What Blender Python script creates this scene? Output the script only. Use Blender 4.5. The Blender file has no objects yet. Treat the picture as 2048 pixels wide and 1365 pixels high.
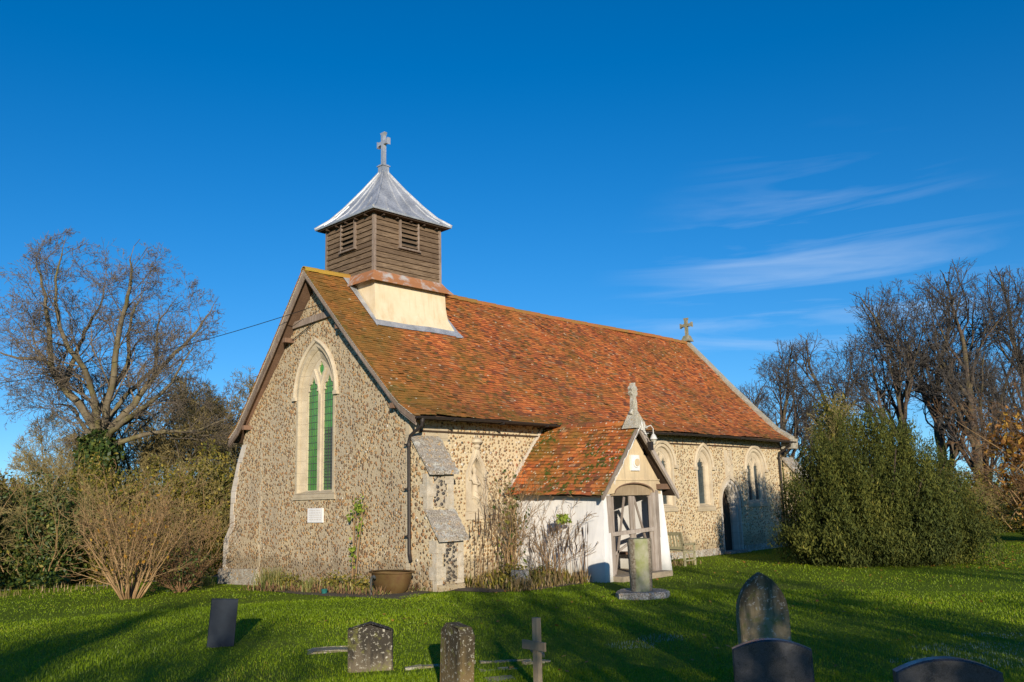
import bpy, math, random
import numpy as np
from mathutils import Vector, Matrix
from mathutils.geometry import tessellate_polygon

sc = bpy.context.scene
COL = sc.collection
PI = math.pi

# ------------------------------------------------------------------ camera
CAM = Vector((-13.406, -16.573, 1.9))
yaw, pit, roll = 0.800, 0.181, -0.025
fwd = Vector((math.sin(yaw)*math.cos(pit), math.cos(yaw)*math.cos(pit), math.sin(pit)))
rt = Vector((math.cos(yaw), -math.sin(yaw), 0)); up = rt.cross(fwd)
rt, up = rt*math.cos(roll)+up*math.sin(roll), up*math.cos(roll)-rt*math.sin(roll)
cd = bpy.data.cameras.new('camera'); co = bpy.data.objects.new('camera', cd); COL.objects.link(co)
m = Matrix((rt, up, -fwd)).transposed().to_4x4(); m.translation = CAM
co.matrix_world = m
cd.sensor_width = 36; cd.lens = 1744/2048*36; cd.clip_end = 3000; cd.clip_start = .1
sc.camera = co

# ------------------------------------------------------------------ sky, sun, exposure
ELEV, AZ = math.radians(12.5), math.radians(217)
w = bpy.data.worlds.new('World'); sc.world = w; w.use_nodes = True
wn, wl = w.node_tree.nodes, w.node_tree.links
bg = wn['Background']
sky = wn.new('ShaderNodeTexSky'); sky.sky_type = 'NISHITA'; sky.sun_disc = False
sky.sun_elevation = ELEV; sky.sun_rotation = AZ; sky.air_density = 1.0; sky.dust_density = 0.1; sky.ozone_density = 3.0
hs = wn.new('ShaderNodeHueSaturation'); hs.inputs['Hue'].default_value = .507; hs.inputs['Saturation'].default_value = 1.36; hs.inputs['Value'].default_value = 1.0
wl.new(sky.outputs[0], hs.inputs['Color'])
tc = wn.new('ShaderNodeTexCoord')
va = wn.new('ShaderNodeVectorMath'); va.operation = 'ADD'; va.inputs[1].default_value = (0, 0, .085); wl.new(tc.outputs['Generated'], va.inputs[0])
wl.new(va.outputs[0], sky.inputs['Vector'])   # clear cold air: no yellow band at the horizon
# thin cirrus streaks in the sky, placed by world direction
def cirrus():
    mp = wn.new('ShaderNodeMapping'); mp.inputs['Rotation'].default_value = (0.20, -0.02, 0.35)
    mp.inputs['Scale'].default_value = (1.4, 1.4, 15)
    wl.new(tc.outputs['Generated'], mp.inputs[0])
    n1 = wn.new('ShaderNodeTexNoise'); n1.inputs['Scale'].default_value = 2.3; n1.inputs['Detail'].default_value = 7
    n1.inputs['Roughness'].default_value = .55; n1.inputs['Distortion'].default_value = .6
    wl.new(mp.outputs[0], n1.inputs['Vector'])
    r1 = wn.new('ShaderNodeMapRange'); r1.inputs[1].default_value = .50; r1.inputs[2].default_value = .78
    wl.new(n1.outputs[0], r1.inputs[0])
    # only low in the north-east
    dv = wn.new('ShaderNodeVectorMath'); dv.operation = 'DOT_PRODUCT'
    d0 = Vector((.895, .41, .13)).normalized(); dv.inputs[1].default_value = d0
    wl.new(tc.outputs['Generated'], dv.inputs[0])
    r2 = wn.new('ShaderNodeMapRange'); r2.inputs[1].default_value = .962; r2.inputs[2].default_value = 1.0
    r2.interpolation_type = 'SMOOTHSTEP'
    wl.new(dv.outputs['Value'], r2.inputs[0])
    mu = wn.new('ShaderNodeMath'); mu.operation = 'MULTIPLY'; wl.new(r1.outputs[0], mu.inputs[0]); wl.new(r2.outputs[0], mu.inputs[1])
    m2 = wn.new('ShaderNodeMath'); m2.operation = 'MULTIPLY'; wl.new(mu.outputs[0], m2.inputs[0]); m2.inputs[1].default_value = .30
    return m2
ci = cirrus()
mx = wn.new('ShaderNodeMix'); mx.data_type = 'RGBA'
wl.new(ci.outputs[0], mx.inputs[0]); wl.new(hs.outputs[0], mx.inputs[6]); mx.inputs[7].default_value = (4.5, 5.2, 6.0, 1)
wl.new(mx.outputs[2], bg.inputs[0]); bg.inputs[1].default_value = .135
sd = bpy.data.lights.new('sun', 'SUN'); sd.energy = 5.0; sd.angle = math.radians(.5); sd.color = (1, .87, .68)
so = bpy.data.objects.new('sun', sd); COL.objects.link(so)
sdir = Vector((math.sin(AZ)*math.cos(ELEV), math.cos(AZ)*math.cos(ELEV), math.sin(ELEV)))
so.rotation_euler = sdir.to_track_quat('Z', 'Y').to_euler()
sc.view_settings.view_transform = 'Standard'; sc.view_settings.look = 'None'; sc.view_settings.exposure = 0.35

# ------------------------------------------------------------------ materials
class MT:
    """small node-material builder"""
    def __init__(s, name, rough=.85, spec=.3):
        s.m = bpy.data.materials.new(name); s.m.use_nodes = True
        s.n = s.m.node_tree.nodes; s.l = s.m.node_tree.links
        s.b = s.n['Principled BSDF']; s.b.inputs['Roughness'].default_value = rough
        s.b.inputs['Specular IOR Level'].default_value = spec
        s.pos = s.n.new('ShaderNodeNewGeometry').outputs['Position']
        s.obj = s.n.new('ShaderNodeTexCoord').outputs['Object']
    def set(s, sock, v):
        if isinstance(v, bpy.types.NodeSocket): s.l.new(v, sock)
        elif isinstance(v, (tuple, list)): sock.default_value = tuple(v)+((1,) if len(v) == 3 and len(sock.default_value) == 4 else ())
        else: sock.default_value = v
    def vec(s, scale=(1, 1, 1), src=None, off=(0, 0, 0)):
        mp = s.n.new('ShaderNodeMapping'); s.l.new(src or s.pos, mp.inputs[0]); mp.inputs['Scale'].default_value = scale
        mp.inputs['Location'].default_value = off
        return mp.outputs[0]
    def noise(s, scale, detail=4, rough=.55, v=None, dist=0):
        n = s.n.new('ShaderNodeTexNoise'); n.inputs['Scale'].default_value = scale; n.inputs['Detail'].default_value = detail
        n.inputs['Roughness'].default_value = rough; n.inputs['Distortion'].default_value = dist
        s.l.new(v or s.pos, n.inputs['Vector']); return n.outputs[0]
    def voro(s, scale, feat='F1', v=None, rand=1):
        n = s.n.new('ShaderNodeTexVoronoi'); n.feature = feat; n.inputs['Scale'].default_value = scale; n.inputs['Randomness'].default_value = rand
        s.l.new(v or s.pos, n.inputs['Vector']); return n
    def ramp(s, fac, stops, interp='LINEAR'):
        n = s.n.new('ShaderNodeValToRGB'); n.color_ramp.interpolation = interp; e = n.color_ramp.elements
        while len(e) < len(stops): e.new(.5)
        for q, (p, c) in zip(e, stops):
            q.position = p; q.color = (c, c, c, 1) if not isinstance(c, tuple) else c+(1,)
        s.l.new(fac, n.inputs[0]); return n.outputs[0]
    def mr(s, v, a, b, c=0, d=1):
        n = s.n.new('ShaderNodeMapRange'); s.l.new(v, n.inputs[0])
        for i, q in enumerate((a, b, c, d)): n.inputs[i+1].default_value = q
        return n.outputs[0]
    def mix(s, f, a, b, blend='MIX'):
        n = s.n.new('ShaderNodeMix'); n.data_type = 'RGBA'; n.blend_type = blend
        s.set(n.inputs[0], f); s.set(n.inputs[6], a); s.set(n.inputs[7], b); return n.outputs[2]
    def math(s, op, a, b=0):
        n = s.n.new('ShaderNodeMath'); n.operation = op; s.set(n.inputs[0], a); s.set(n.inputs[1], b); return n.outputs[0]
    def sep(s, ax, v=None):
        n = s.n.new('ShaderNodeSeparateXYZ'); s.l.new(v or s.pos, n.inputs[0]); return n.outputs[ax]
    def attr(s, name='rnd'):
        n = s.n.new('ShaderNodeAttribute'); n.attribute_name = name; return n.outputs['Fac']
    def col(s, c): s.set(s.b.inputs['Base Color'], c)
    def bump(s, h, dist=.01, strength=1.0):
        n = s.n.new('ShaderNodeBump'); n.inputs['Strength'].default_value = strength; n.inputs['Distance'].default_value = dist
        s.l.new(h, n.inputs['Height']); s.l.new(n.outputs[0], s.b.inputs['Normal'])
    def rough(s, v): s.set(s.b.inputs['Roughness'], v)

M = {}
def flint(name, scale, cols, mortarA, mortarB, thr0, thr1):
    t = MT(name, .8, .35)
    wob = t.noise(9, 2)
    v = t.vec((1, 1, 1.25))
    va = t.n.new('ShaderNodeVectorMath'); va.operation = 'ADD'; t.l.new(v, va.inputs[0])
    nv = t.n.new('ShaderNodeTexNoise'); nv.inputs['Scale'].default_value = 12; t.l.new(t.pos, nv.inputs['Vector'])
    sc_ = t.n.new('ShaderNodeVectorMath'); sc_.operation = 'SCALE'; t.l.new(nv.outputs['Color'], sc_.inputs[0]); sc_.inputs['Scale'].default_value = .035
    t.l.new(sc_.outputs[0], va.inputs[1])
    vo = t.voro(scale, v=va.outputs[0], rand=.8)
    rnd = t.sep(0, vo.outputs['Color']); rnd2 = t.sep(1, vo.outputs['Color'])
    big = t.noise(.9, 5, .6)
    # pebble radius varies by cell and patch
    rad = t.mr(rnd2, 0, 1, thr0, thr1)
    rad = t.math('MULTIPLY', rad, t.mr(big, .3, .7, .82, 1.12))
    d = t.math('SUBTRACT', rad, vo.outputs['Distance'])
    mask = t.mr(d, -.01, .06)
    peb = t.ramp(rnd, cols, 'CONSTANT')
    peb = t.mix(t.mr(t.noise(60, 3), .35, .7, 0, .7), peb, t.mix(.3, peb, (.5, .46, .38)))
    fine = t.noise(45, 5, .7)
    mort = t.mix(t.mr(big, .35, .65), mortarA, mortarB)
    mort = t.mix(t.mr(fine, .3, .75, 0, .6), mort, t.mix(.5, mort, (.06, .045, .03)))
    white = t.voro(scale*2.3); wm = t.math('MULTIPLY', t.mr(white.outputs['Distance'], .16, .1), t.mr(t.sep(2, white.outputs['Color']), .8, .82))
    mort = t.mix(wm, mort, (.75, .72, .66))
    v2 = t.voro(scale*2.1, v=va.outputs[0], rand=.9); m2 = t.mr(t.math('SUBTRACT', t.mr(t.sep(1, v2.outputs['Color']), 0, 1, .12, .55), v2.outputs['Distance']), 0, .10, 0, .75)
    p2 = t.ramp(t.sep(0, v2.outputs['Color']), [(0, (.30, .19, .10)), (.3, (.44, .33, .19)), (.6, (.22, .17, .12)), (.8, (.56, .49, .38))], 'CONSTANT')
    mort = t.mix(m2, mort, p2)
    cem = t.mr(t.noise(.45, 4, .6, t.vec((1, 1, 1), off=(4, 7, 1))), .56, .66, 0, .55)
    c = t.mix(t.math('MULTIPLY', mask, t.math('SUBTRACT', 1.0, cem)), mort, peb)
    # damp, dirty foot and streaks
    ft = t.math('ADD', t.sep(2), t.math('MULTIPLY', t.noise(1.6, 4), -1.1))
    c = t.mix(t.mr(ft, -.2, .05, .55, 0), c, t.mix(.75, c, (.10, .075, .045)))
    st = t.noise(1, 5, .6, t.vec((1.6, 1.6, .35)))
    c = t.mix(t.mr(st, .5, .72, 0, .35), c, t.mix(.6, c, (.14, .11, .085)))
    t.col(c)
    h = t.math('ADD', t.mr(d, -.03, .22, 0, 1), t.math('MULTIPLY', fine, .35))
    t.bump(h, .03, 1.0)
    return t.m
br = [(0, (.32, .16, .06)), (.16, (.40, .22, .08)), (.32, (.20, .12, .06)), (.44, (.46, .29, .12)), (.56, (.30, .21, .12)), (.72, (.21, .155, .11)),
      (.76, (.46, .36, .22)), (.87, (.32, .12, .05)), (.91, (.07, .065, .06)), (.94, (.62, .57, .48))]
M['flint_w'] = flint('flint_gable', 11.0, br, (.44, .37, .265), (.56, .455, .29), .27, .66)
M['flint_s'] = flint('flint_south', 9.0, br, (.58, .48, .31), (.66, .55, .36), .27, .66)
dk = [(0, (.03, .03, .035)), (.5, (.05, .045, .045)), (.8, (.16, .09, .05)), (.9, (.3, .27, .22))]
M['flint_d'] = flint('flint_black', 10, dk, (.42, .36, .26), (.5, .43, .32), .42, .60)

def stone(name, c1, c2, lich=0, block=0, scale=3, rough=.9):
    t = MT(name, rough, .2)
    n = t.noise(scale, 6, .65); f = t.noise(scale*14, 4, .7)
    c = t.mix(t.mr(n, .35, .65), c1, c2)
    c = t.mix(t.mr(f, .35, .7, 0, .45), c, t.mix(.5, c, (.1, .08, .06)))
    if block:
        z = t.math('MODULO', t.math('ADD', t.sep(2), 5.03), block); j = t.mr(t.math('ABSOLUTE', t.math('SUBTRACT', z, block/2)), block/2-.008, block/2-.002)
        br_ = t.n.new('ShaderNodeTexWhiteNoise'); br_.noise_dimensions = '1D'; t.l.new(t.math('FLOOR', t.math('DIVIDE', t.math('ADD', t.sep(2), 5.03), block)), br_.inputs['W'])
        c = t.mix(t.mr(br_.outputs[0], 0, 1, 0, .3), c, t.mix(.5, c, (.3, .22, .13)))
        c = t.mix(t.math('MULTIPLY', j, .5), c, (.12, .1, .08))
    if lich:
        l1 = t.noise(5, 6, .7, t.vec((1, 1, 1), off=(3, 1, 7))); l2 = t.noise(9, 6, .75, t.vec((1, 1, 1), off=(9, 4, 2)))
        c = t.mix(t.mr(l1, .52, .6, 0, lich), c, (.42, .42, .38)); c = t.mix(t.mr(l2, .58, .63, 0, lich), c, (.52, .28, .05))
        c = t.mix(t.mr(f, .50, .60, 0, lich*.8), c, (.05, .045, .04)); c = t.mix(t.mr(t.noise(30, 4, .7, t.vec((1, 1, 1), off=(1, 2, 3))), .54, .62, 0, lich*.8), c, (.60, .57, .52))
    t.col(c); t.bump(t.math('ADD', n, t.math('MULTIPLY', f, .5)), .012, .8)
    return t.m
M['lime'] = stone('limestone', (.52, .45, .33), (.40, .34, .24), block=.34)
M['lime_s'] = stone('carved_limestone', (.58, .50, .37), (.45, .38, .28))
M['lime_w'] = stone('pale_limestone', (.60, .56, .50), (.50, .45, .38), block=.40)
M['pier'] = stone('worn_pier_stone', (.60, .53, .42), (.38, .33, .25), lich=.35, scale=5)
M['weath'] = stone('weathering_stone', (.27, .235, .185), (.36, .32, .27), lich=1)
M['cope'] = stone('coping_stone', (.40, .36, .28), (.28, .26, .20), lich=.6)
M['cross'] = stone('cross_stone', (.45, .42, .34), (.35, .33, .26), lich=.7)
M['mossy'] = stone('mossy_stone', (.16, .16, .08), (.25, .22, .15), lich=.4)

def tile(name, moss_amt, lich_amt, west=0):
    t = MT(name, .85, .25)
    r = t.attr('rnd')
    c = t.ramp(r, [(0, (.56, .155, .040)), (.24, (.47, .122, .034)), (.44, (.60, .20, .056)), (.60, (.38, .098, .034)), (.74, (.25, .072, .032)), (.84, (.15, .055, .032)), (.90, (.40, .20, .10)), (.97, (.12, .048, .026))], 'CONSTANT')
    big = t.noise(.55, 5, .6); med = t.noise(3.2, 6, .65); f = t.noise(38, 4, .7)
    c = t.mix(t.mr(big, .42, .66, 0, .7), c, t.mix(.55, c, (.14, .07, .035)))
    # algae
    n2 = t.noise(.8, 6, .68, t.vec((1, .9, .9), off=(5, 5, 5)))
    a = t.mr(n2, .46, .66)
    if west:
        a = t.math('ADD', a, t.mr(t.math('ADD', t.sep(0), t.math('MULTIPLY', n2, 3)), 4.2, 1.2, 0, .75))
        a = t.math('MULTIPLY', a, t.mr(t.sep(0), 3, 14, 1, .5))
    c = t.mix(t.math('MULTIPLY', t.math('MINIMUM', a, 1.0), .74), c, t.mix(t.mr(f, .3, .7), (.13, .090, .018), (.24, .145, .03)))
    ms = t.noise(7, 5, .7, t.vec((1, 1, 1), off=(2, 8, 1)))
    mm = t.math('MULTIPLY', t.mr(ms, .51, .57), t.mr(t.noise(.9, 3, .5, t.vec((1, 1, 1), off=(7, 3, 3))), .42 if lich_amt > 3 else .48, .55))
    c = t.mix(t.math('MULTIPLY', mm, moss_amt), c, (.055, .085, .012))
    vo = t.voro(11, v=t.vec((.55, 1, 1))); ln = t.math('MULTIPLY', t.mr(vo.outputs['Distance'], .3, .2), t.mr(t.sep(0, vo.outputs['Color']), 1-.09*lich_amt, 1-.085*lich_amt))
    c = t.mix(t.math('MULTIPLY', ln, t.mr(f, .35, .5)), c, (.55, .50, .38))
    t.col(c); t.bump(t.math('ADD', med, t.math('MULTIPLY', f, .7)), .012, .9)
    return t.m
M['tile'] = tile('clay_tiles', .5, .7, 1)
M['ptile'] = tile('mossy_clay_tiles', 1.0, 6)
def ridge():
    t = MT('ridge_tiles', .9, .2); f = t.noise(25, 5, .7); b = t.noise(2.2, 5, .6)
    c = t.mix(t.mr(b, .4, .6), (.34, .12, .04), (.24, .14, .04)); c = t.mix(t.mr(f, .56, .66, 0, .7), c, (.32, .27, .10))
    c = t.mix(t.mr(t.sep(0), 0.2, 1.6, .75, 0), c, (.38, .27, .04)); t.col(c); t.bump(f, .02); return t.m
M['ridge'] = ridge()

def wood(name, c1, c2, sc_=(1, 1, 1), horiz=False, rough=.85):
    t = MT(name, rough, .2)
    v = t.vec((3, 3, 40) if horiz else (30, 30, 2.5))
    n = t.noise(1.0, 6, .65, v, .4); b = t.noise(1.7, 4)
    c = t.mix(t.mr(n, .3, .7), c1, c2); c = t.mix(t.mr(b, .4, .7, 0, .6), c, t.mix(.5, c, (.05, .035, .025)))
    r = t.attr('rnd'); c = t.mix(t.mr(r, 0, 1, 0, .8), c, t.mix(.65, c, (.07, .045, .03)))
    t.col(c); t.bump(n, .006, .8); return t.m
M['boards'] = wood('weatherboard', (.055, .032, .018), (.30, .215, .14), horiz=True)
M['oak'] = wood('grey_oak', (.17, .125, .10), (.38, .31, .26))
M['oak_p'] = wood('pale_grey_oak', (.27, .225, .19), (.50, .44, .39))
M['oak_r'] = wood('ruddy_oak', (.16, .09, .06), (.30, .19, .13))
M['benchw'] = wood('algae_teak', (.28, .27, .15), (.46, .44, .30), horiz=True)
M['newwood'] = wood('pale_timber', (.42, .31, .19), (.60, .48, .32))
M['darkwood'] = wood('dark_timber', (.03, .02, .015), (.07, .05, .035))

def lead():
    t = MT('lead_sheet', .42, .5); t.b.inputs['Metallic'].default_value = .55
    n = t.noise(2.5, 5, .6, t.vec((1, 1, .4))); f = t.noise(22, 4)
    c = t.mix(t.mr(n, .35, .65), (.34, .36, .39), (.56, .58, .61)); c = t.mix(t.mr(f, .5, .75, 0, .35), c, (.78, .79, .80))
    t.col(c); t.rough(t.mr(f, .3, .7, .38, .6)); t.bump(t.noise(6, 3), .01, .5); return t.m
M['lead'] = lead()
def leadr():
    t = MT('stained_lead', .6, .4); n = t.noise(2.8, 5, .65); c = t.mix(t.mr(n, .36, .50), (.40, .37, .35), (.34, .15, .065))
    t.col(c); t.bump(t.noise(9, 4), .01, .6); return t.m
M['lead_r'] = leadr()
def plaster(name, a, b, st, dirt=.5, soil=0):
    t = MT(name, .85, .2); n = t.noise(1.6, 6, .6); s_ = t.noise(1, 5, .6, t.vec((4, 4, .7))); f = t.noise(50, 3)
    c = t.mix(t.mr(n, .35, .68), a, b); c = t.mix(t.mr(s_, .5, .75, 0, dirt), c, st)
    if soil:
        c = t.mix(t.mr(t.math('ADD', t.sep(2), t.math('MULTIPLY', n, -.4)), -.25, .25, .7, 0), c, (.36, .36, .30))
    cr = t.voro(1.3, 'DISTANCE_TO_EDGE', t.vec((1, 1, .8), off=(3, 3, 3))); ck = t.math('MULTIPLY', t.mr(cr.outputs['Distance'], .006, .0), t.mr(t.noise(.9, 3), .5, .6))
    c = t.mix(t.math('MULTIPLY', ck, .5), c, st); run = t.noise(1, 4, .6, t.vec((14, 14, .5))); c = t.mix(t.mr(run, .56, .75, 0, dirt*.7), c, st)
    t.col(c); t.bump(t.math('ADD', t.noise(4, 4), t.math('MULTIPLY', f, .25)), .012, .6); return t.m
M['cream'] = plaster('cream_render', (.66, .575, .42), (.60, .49, .32), (.46, .35, .20), .8)
M['white'] = plaster('whitewash', (.74, .73, .72), (.64, .64, .65), (.44, .45, .46), .6, 1)
M['buff'] = plaster('buff_render', (.60, .48, .31), (.50, .39, .25), (.32, .26, .18), .8)
def plain(name, c, rough=.6, metal=0, spec=.4, bs=20, bd=.004, c2=None):
    t = MT(name, rough, spec); t.b.inputs['Metallic'].default_value = metal; n = t.noise(bs, 4, .6)
    t.col(t.mix(t.mr(n, .35, .68), c, c2 or tuple(x*.7 for x in c))); t.bump(n, bd, .6); return t.m
M['iron'] = plain('black_iron', (.035, .028, .025), .55, .2)
M['leadbar'] = plain('lead_came', (.10, .11, .11), .5, .3)
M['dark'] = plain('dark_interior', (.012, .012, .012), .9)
M['mortar'] = plain('mortar', (.50, .45, .38), .95, c2=(.38, .34, .28))
M['rust'] = plain('rusty_iron', (.13, .085, .028), .7, .3, bs=5, c2=(.10, .05, .018))
M['slate'] = plain('blue_slate', (.028, .038, .052), .6, 0, .15, 4, .002, (.016, .022, .032))
M['teal'] = plain('teal_plastic', (.02, .14, .13), .4)
M['cable'] = plain('black_cable', (.01, .01, .01), .5)
M['wcable'] = plain('white_cord', (.6, .6, .58), .6)
M['soil'] = plain('soil', (.06, .045, .03), 1, bs=14, bd=.04, c2=(.10, .08, .05))
M['gravel'] = plain('gravel', (.18, .18, .18), 1, bs=30, bd=.02, c2=(.28, .27, .26))
M['flag'] = plain('flagstone', (.34, .28, .20), .9, bs=8, bd=.01)
def glass(name, a, b, c3):
    t = MT(name, .12, .6); n = t.noise(1.4, 3, .5, t.vec((1, 1.5, .8))); vo = t.voro(7)
    c = t.mix(t.mr(n, .4, .6), a, b); c = t.mix(t.mr(t.sep(0, vo.outputs['Color']), 0, 1, 0, .35), c, c3); t.col(c)
    t.bump(t.noise(7, 2), .01, .35); return t.m
M['glass'] = glass('old_leaded_glass', (.02, .03, .035), (.05, .07, .075), (.10, .13, .13))
M['gglass'] = glass('green_glass', (.05, .22, .03), (.10, .33, .04), (.015, .11, .05))
def granite():
    t = MT('dark_granite', .25, .5); f = t.voro(260); c = t.mix(t.mr(t.sep(0, f.outputs['Color']), .3, 1), (.022, .023, .027), (.075, .075, .085))
    t.col(t.mix(t.mr(t.noise(5, 4), .45, .7, 0, .35), c, (.10, .10, .11))); t.rough(t.mr(t.noise(7, 4), .4, .7, .25, .5)); return t.m
M['granite'] = granite()
def grave(name, a, b, drk, lo, hi):
    t = MT(name, .9, .2); v = t.vec(src=t.obj); n = t.noise(3, 6, .65, v); f = t.noise(26, 5, .75, v); s_ = t.noise(1, 5, .65, t.vec((9, 9, 1.2), t.obj))
    c = t.mix(t.mr(n, .35, .65), a, b); z = t.sep(2, t.obj)
    top = t.math('ADD', t.mr(z, lo, hi), t.mr(s_, .3, .7, -.35, .45))
    c = t.mix(t.mr(top, .45, .9, 0, .85), c, drk)
    c = t.mix(t.mr(f, .57, .62, 0, .7), c, (.50, .48, .40)); c = t.mix(t.mr(t.noise(8, 4, .6, v), .56, .66, 0, .6), c, (.16, .16, .04))
    t.col(c); t.bump(t.math('ADD', n, t.math('MULTIPLY', f, .6)), .012, .9); return t.m
M['grave_a'] = grave('spotted_headstone', (.10, .082, .058), (.15, .125, .085), (.022, .020, .017), -.1, .42)
M['grave_b'] = grave('brown_headstone', (.12, .085, .04), (.17, .125, .06), (.035, .03, .02), -.1, .7)
M['grave_c'] = grave('yellow_headstone', (.36, .275, .15), (.27, .20, .11), (.06, .05, .03), .45, 1.1)
def sundial():
    t = MT('column_stone', .85, .2); v = t.vec(src=t.obj); n = t.noise(3, 6, .65, v); f = t.noise(22, 5, .75, v)
    # sunlit middle strip between shaded rough sides, painted into the stone colour
    ang = t.math('ADD', t.math('MULTIPLY', t.sep(0, t.obj), .72), t.math('MULTIPLY', t.sep(1, t.obj), -.69))
    face = t.mr(t.math('ADD', t.math('ABSOLUTE', t.math('SUBTRACT', ang, .0)), t.math('MULTIPLY', n, .10)), .20, .17)
    c = t.mix(t.mr(f, .4, .6), (.13, .10, .065), (.30, .26, .20))
    smooth = t.mix(t.mr(n, .38, .62), (.31, .30, .22), (.19, .21, .08)); c = t.mix(face, c, smooth)  # yellow-green tone of the painted sunlit strip
    t.col(c); t.bump(f, .015, .8); return t.m
M['column'] = sundial()

def bark(name, a, b, moss):
    t = MT(name, .95, .15); n = t.noise(6, 5, .7, t.vec((1, 1, .35), t.obj)); g = t.noise(1.1, 3, .6, t.obj)
    c = t.mix(t.mr(n, .35, .65), a, b); c = t.mix(t.mr(g, .48, .62, 0, moss), c, (.13, .12, .03)); t.col(c); t.bump(n, .03); return t.m
M['bark'] = bark('ash_bark', (.095, .078, .052), (.19, .16, .11), .6)
M['bark_d'] = bark('dark_bark', (.055, .042, .035), (.12, .09, .07), .35)
def twig(name, a, b):
    t = MT(name, .9, .15); r = t.attr('rnd'); t.col(t.mix(r, a, b)); return t.m
M['twig'] = twig('grey_twigs', (.10, .082, .062), (.19, .155, .115))
M['twig_d'] = twig('dark_grey_twigs', (.05, .045, .042), (.105, .095, .085))
M['twig_y'] = twig('olive_twigs', (.19, .155, .06), (.32, .26, .12))
M['stem'] = twig('tan_stems', (.20, .125, .06), (.34, .23, .12))
M['stem_d'] = twig('dark_stems', (.10, .06, .035), (.20, .12, .06))
def leaf(name, stops, trans=.25, rough=.55):
    t = MT(name, rough, .35); r = t.attr('rnd'); t.col(t.ramp(r, stops))
    tr = t.n.new('ShaderNodeBsdfTranslucent'); t.l.new(t.b.inputs['Base Color'].links[0].from_socket, tr.inputs[0])
    ms = t.n.new('ShaderNodeMixShader'); ms.inputs[0].default_value = trans; t.l.new(t.b.outputs[0], ms.inputs[1]); t.l.new(tr.outputs[0], ms.inputs[2])
    t.l.new(ms.outputs[0], t.n['Material Output'].inputs[0]); return t.m
M['yew'] = leaf('yew_leaves', [(0, (.018, .030, .006)), (.4, (.060, .078, .012)), (.8, (.15, .15, .022)), (1, (.26, .21, .04))], .2, .8)
M['ivy'] = leaf('ivy_leaves', [(0, (.018, .04, .01)), (.6, (.045, .08, .015)), (.9, (.11, .13, .025)), (1, (.22, .18, .03))], .15)
M['hedge'] = leaf('hedge_leaves', [(0, (.065, .080, .012)), (.5, (.16, .15, .025)), (.8, (.27, .21, .035)), (1, (.34, .27, .04))], .3)
M['autumn'] = leaf('autumn_leaves', [(0, (.16, .07, .02)), (.5, (.32, .15, .03)), (1, (.45, .28, .04))], .3)
M['fresh'] = leaf('fresh_leaves', [(0, (.12, .20, .02)), (1, (.30, .38, .05))], .35)
M['strap'] = leaf('strap_leaves', [(0, (.10, .12, .03)), (.6, (.20, .22, .05)), (1, (.38, .30, .12))], .25)
M['grass'] = leaf('grass_blades', [(0, (.115, .185, .004)), (.6, (.20, .30, .006)), (.9, (.28, .35, .010)), (1, (.34, .30, .05))], .35, .5)
M['dry'] = leaf('dry_grass', [(0, (.18, .13, .06)), (1, (.38, .28, .14))], .3)
M['frost'] = leaf('frosted_grass', [(0, (.14, .22, .17)), (1, (.34, .42, .38))], .3)
def ground():
    t = MT('lawn_ground', .95, .1); n = t.noise(.5, 5, .6); f = t.noise(18, 4, .7)
    c = t.mix(t.mr(n, .35, .65), (.10, .155, .006), (.14, .20, .010)); c = t.mix(t.mr(f, .45, .7, 0, .6), c, (.035, .05, .012))
    d = t.noise(.25, 4, .6, t.vec((1, 1, 1), off=(30, 2, 0))); c = t.mix(t.mr(d, .58, .7, 0, .5), c, (.09, .08, .03))
    t.col(c); t.bump(t.math('ADD', t.noise(3, 4), f), .05, .8); return t.m
M['ground'] = ground()

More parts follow.
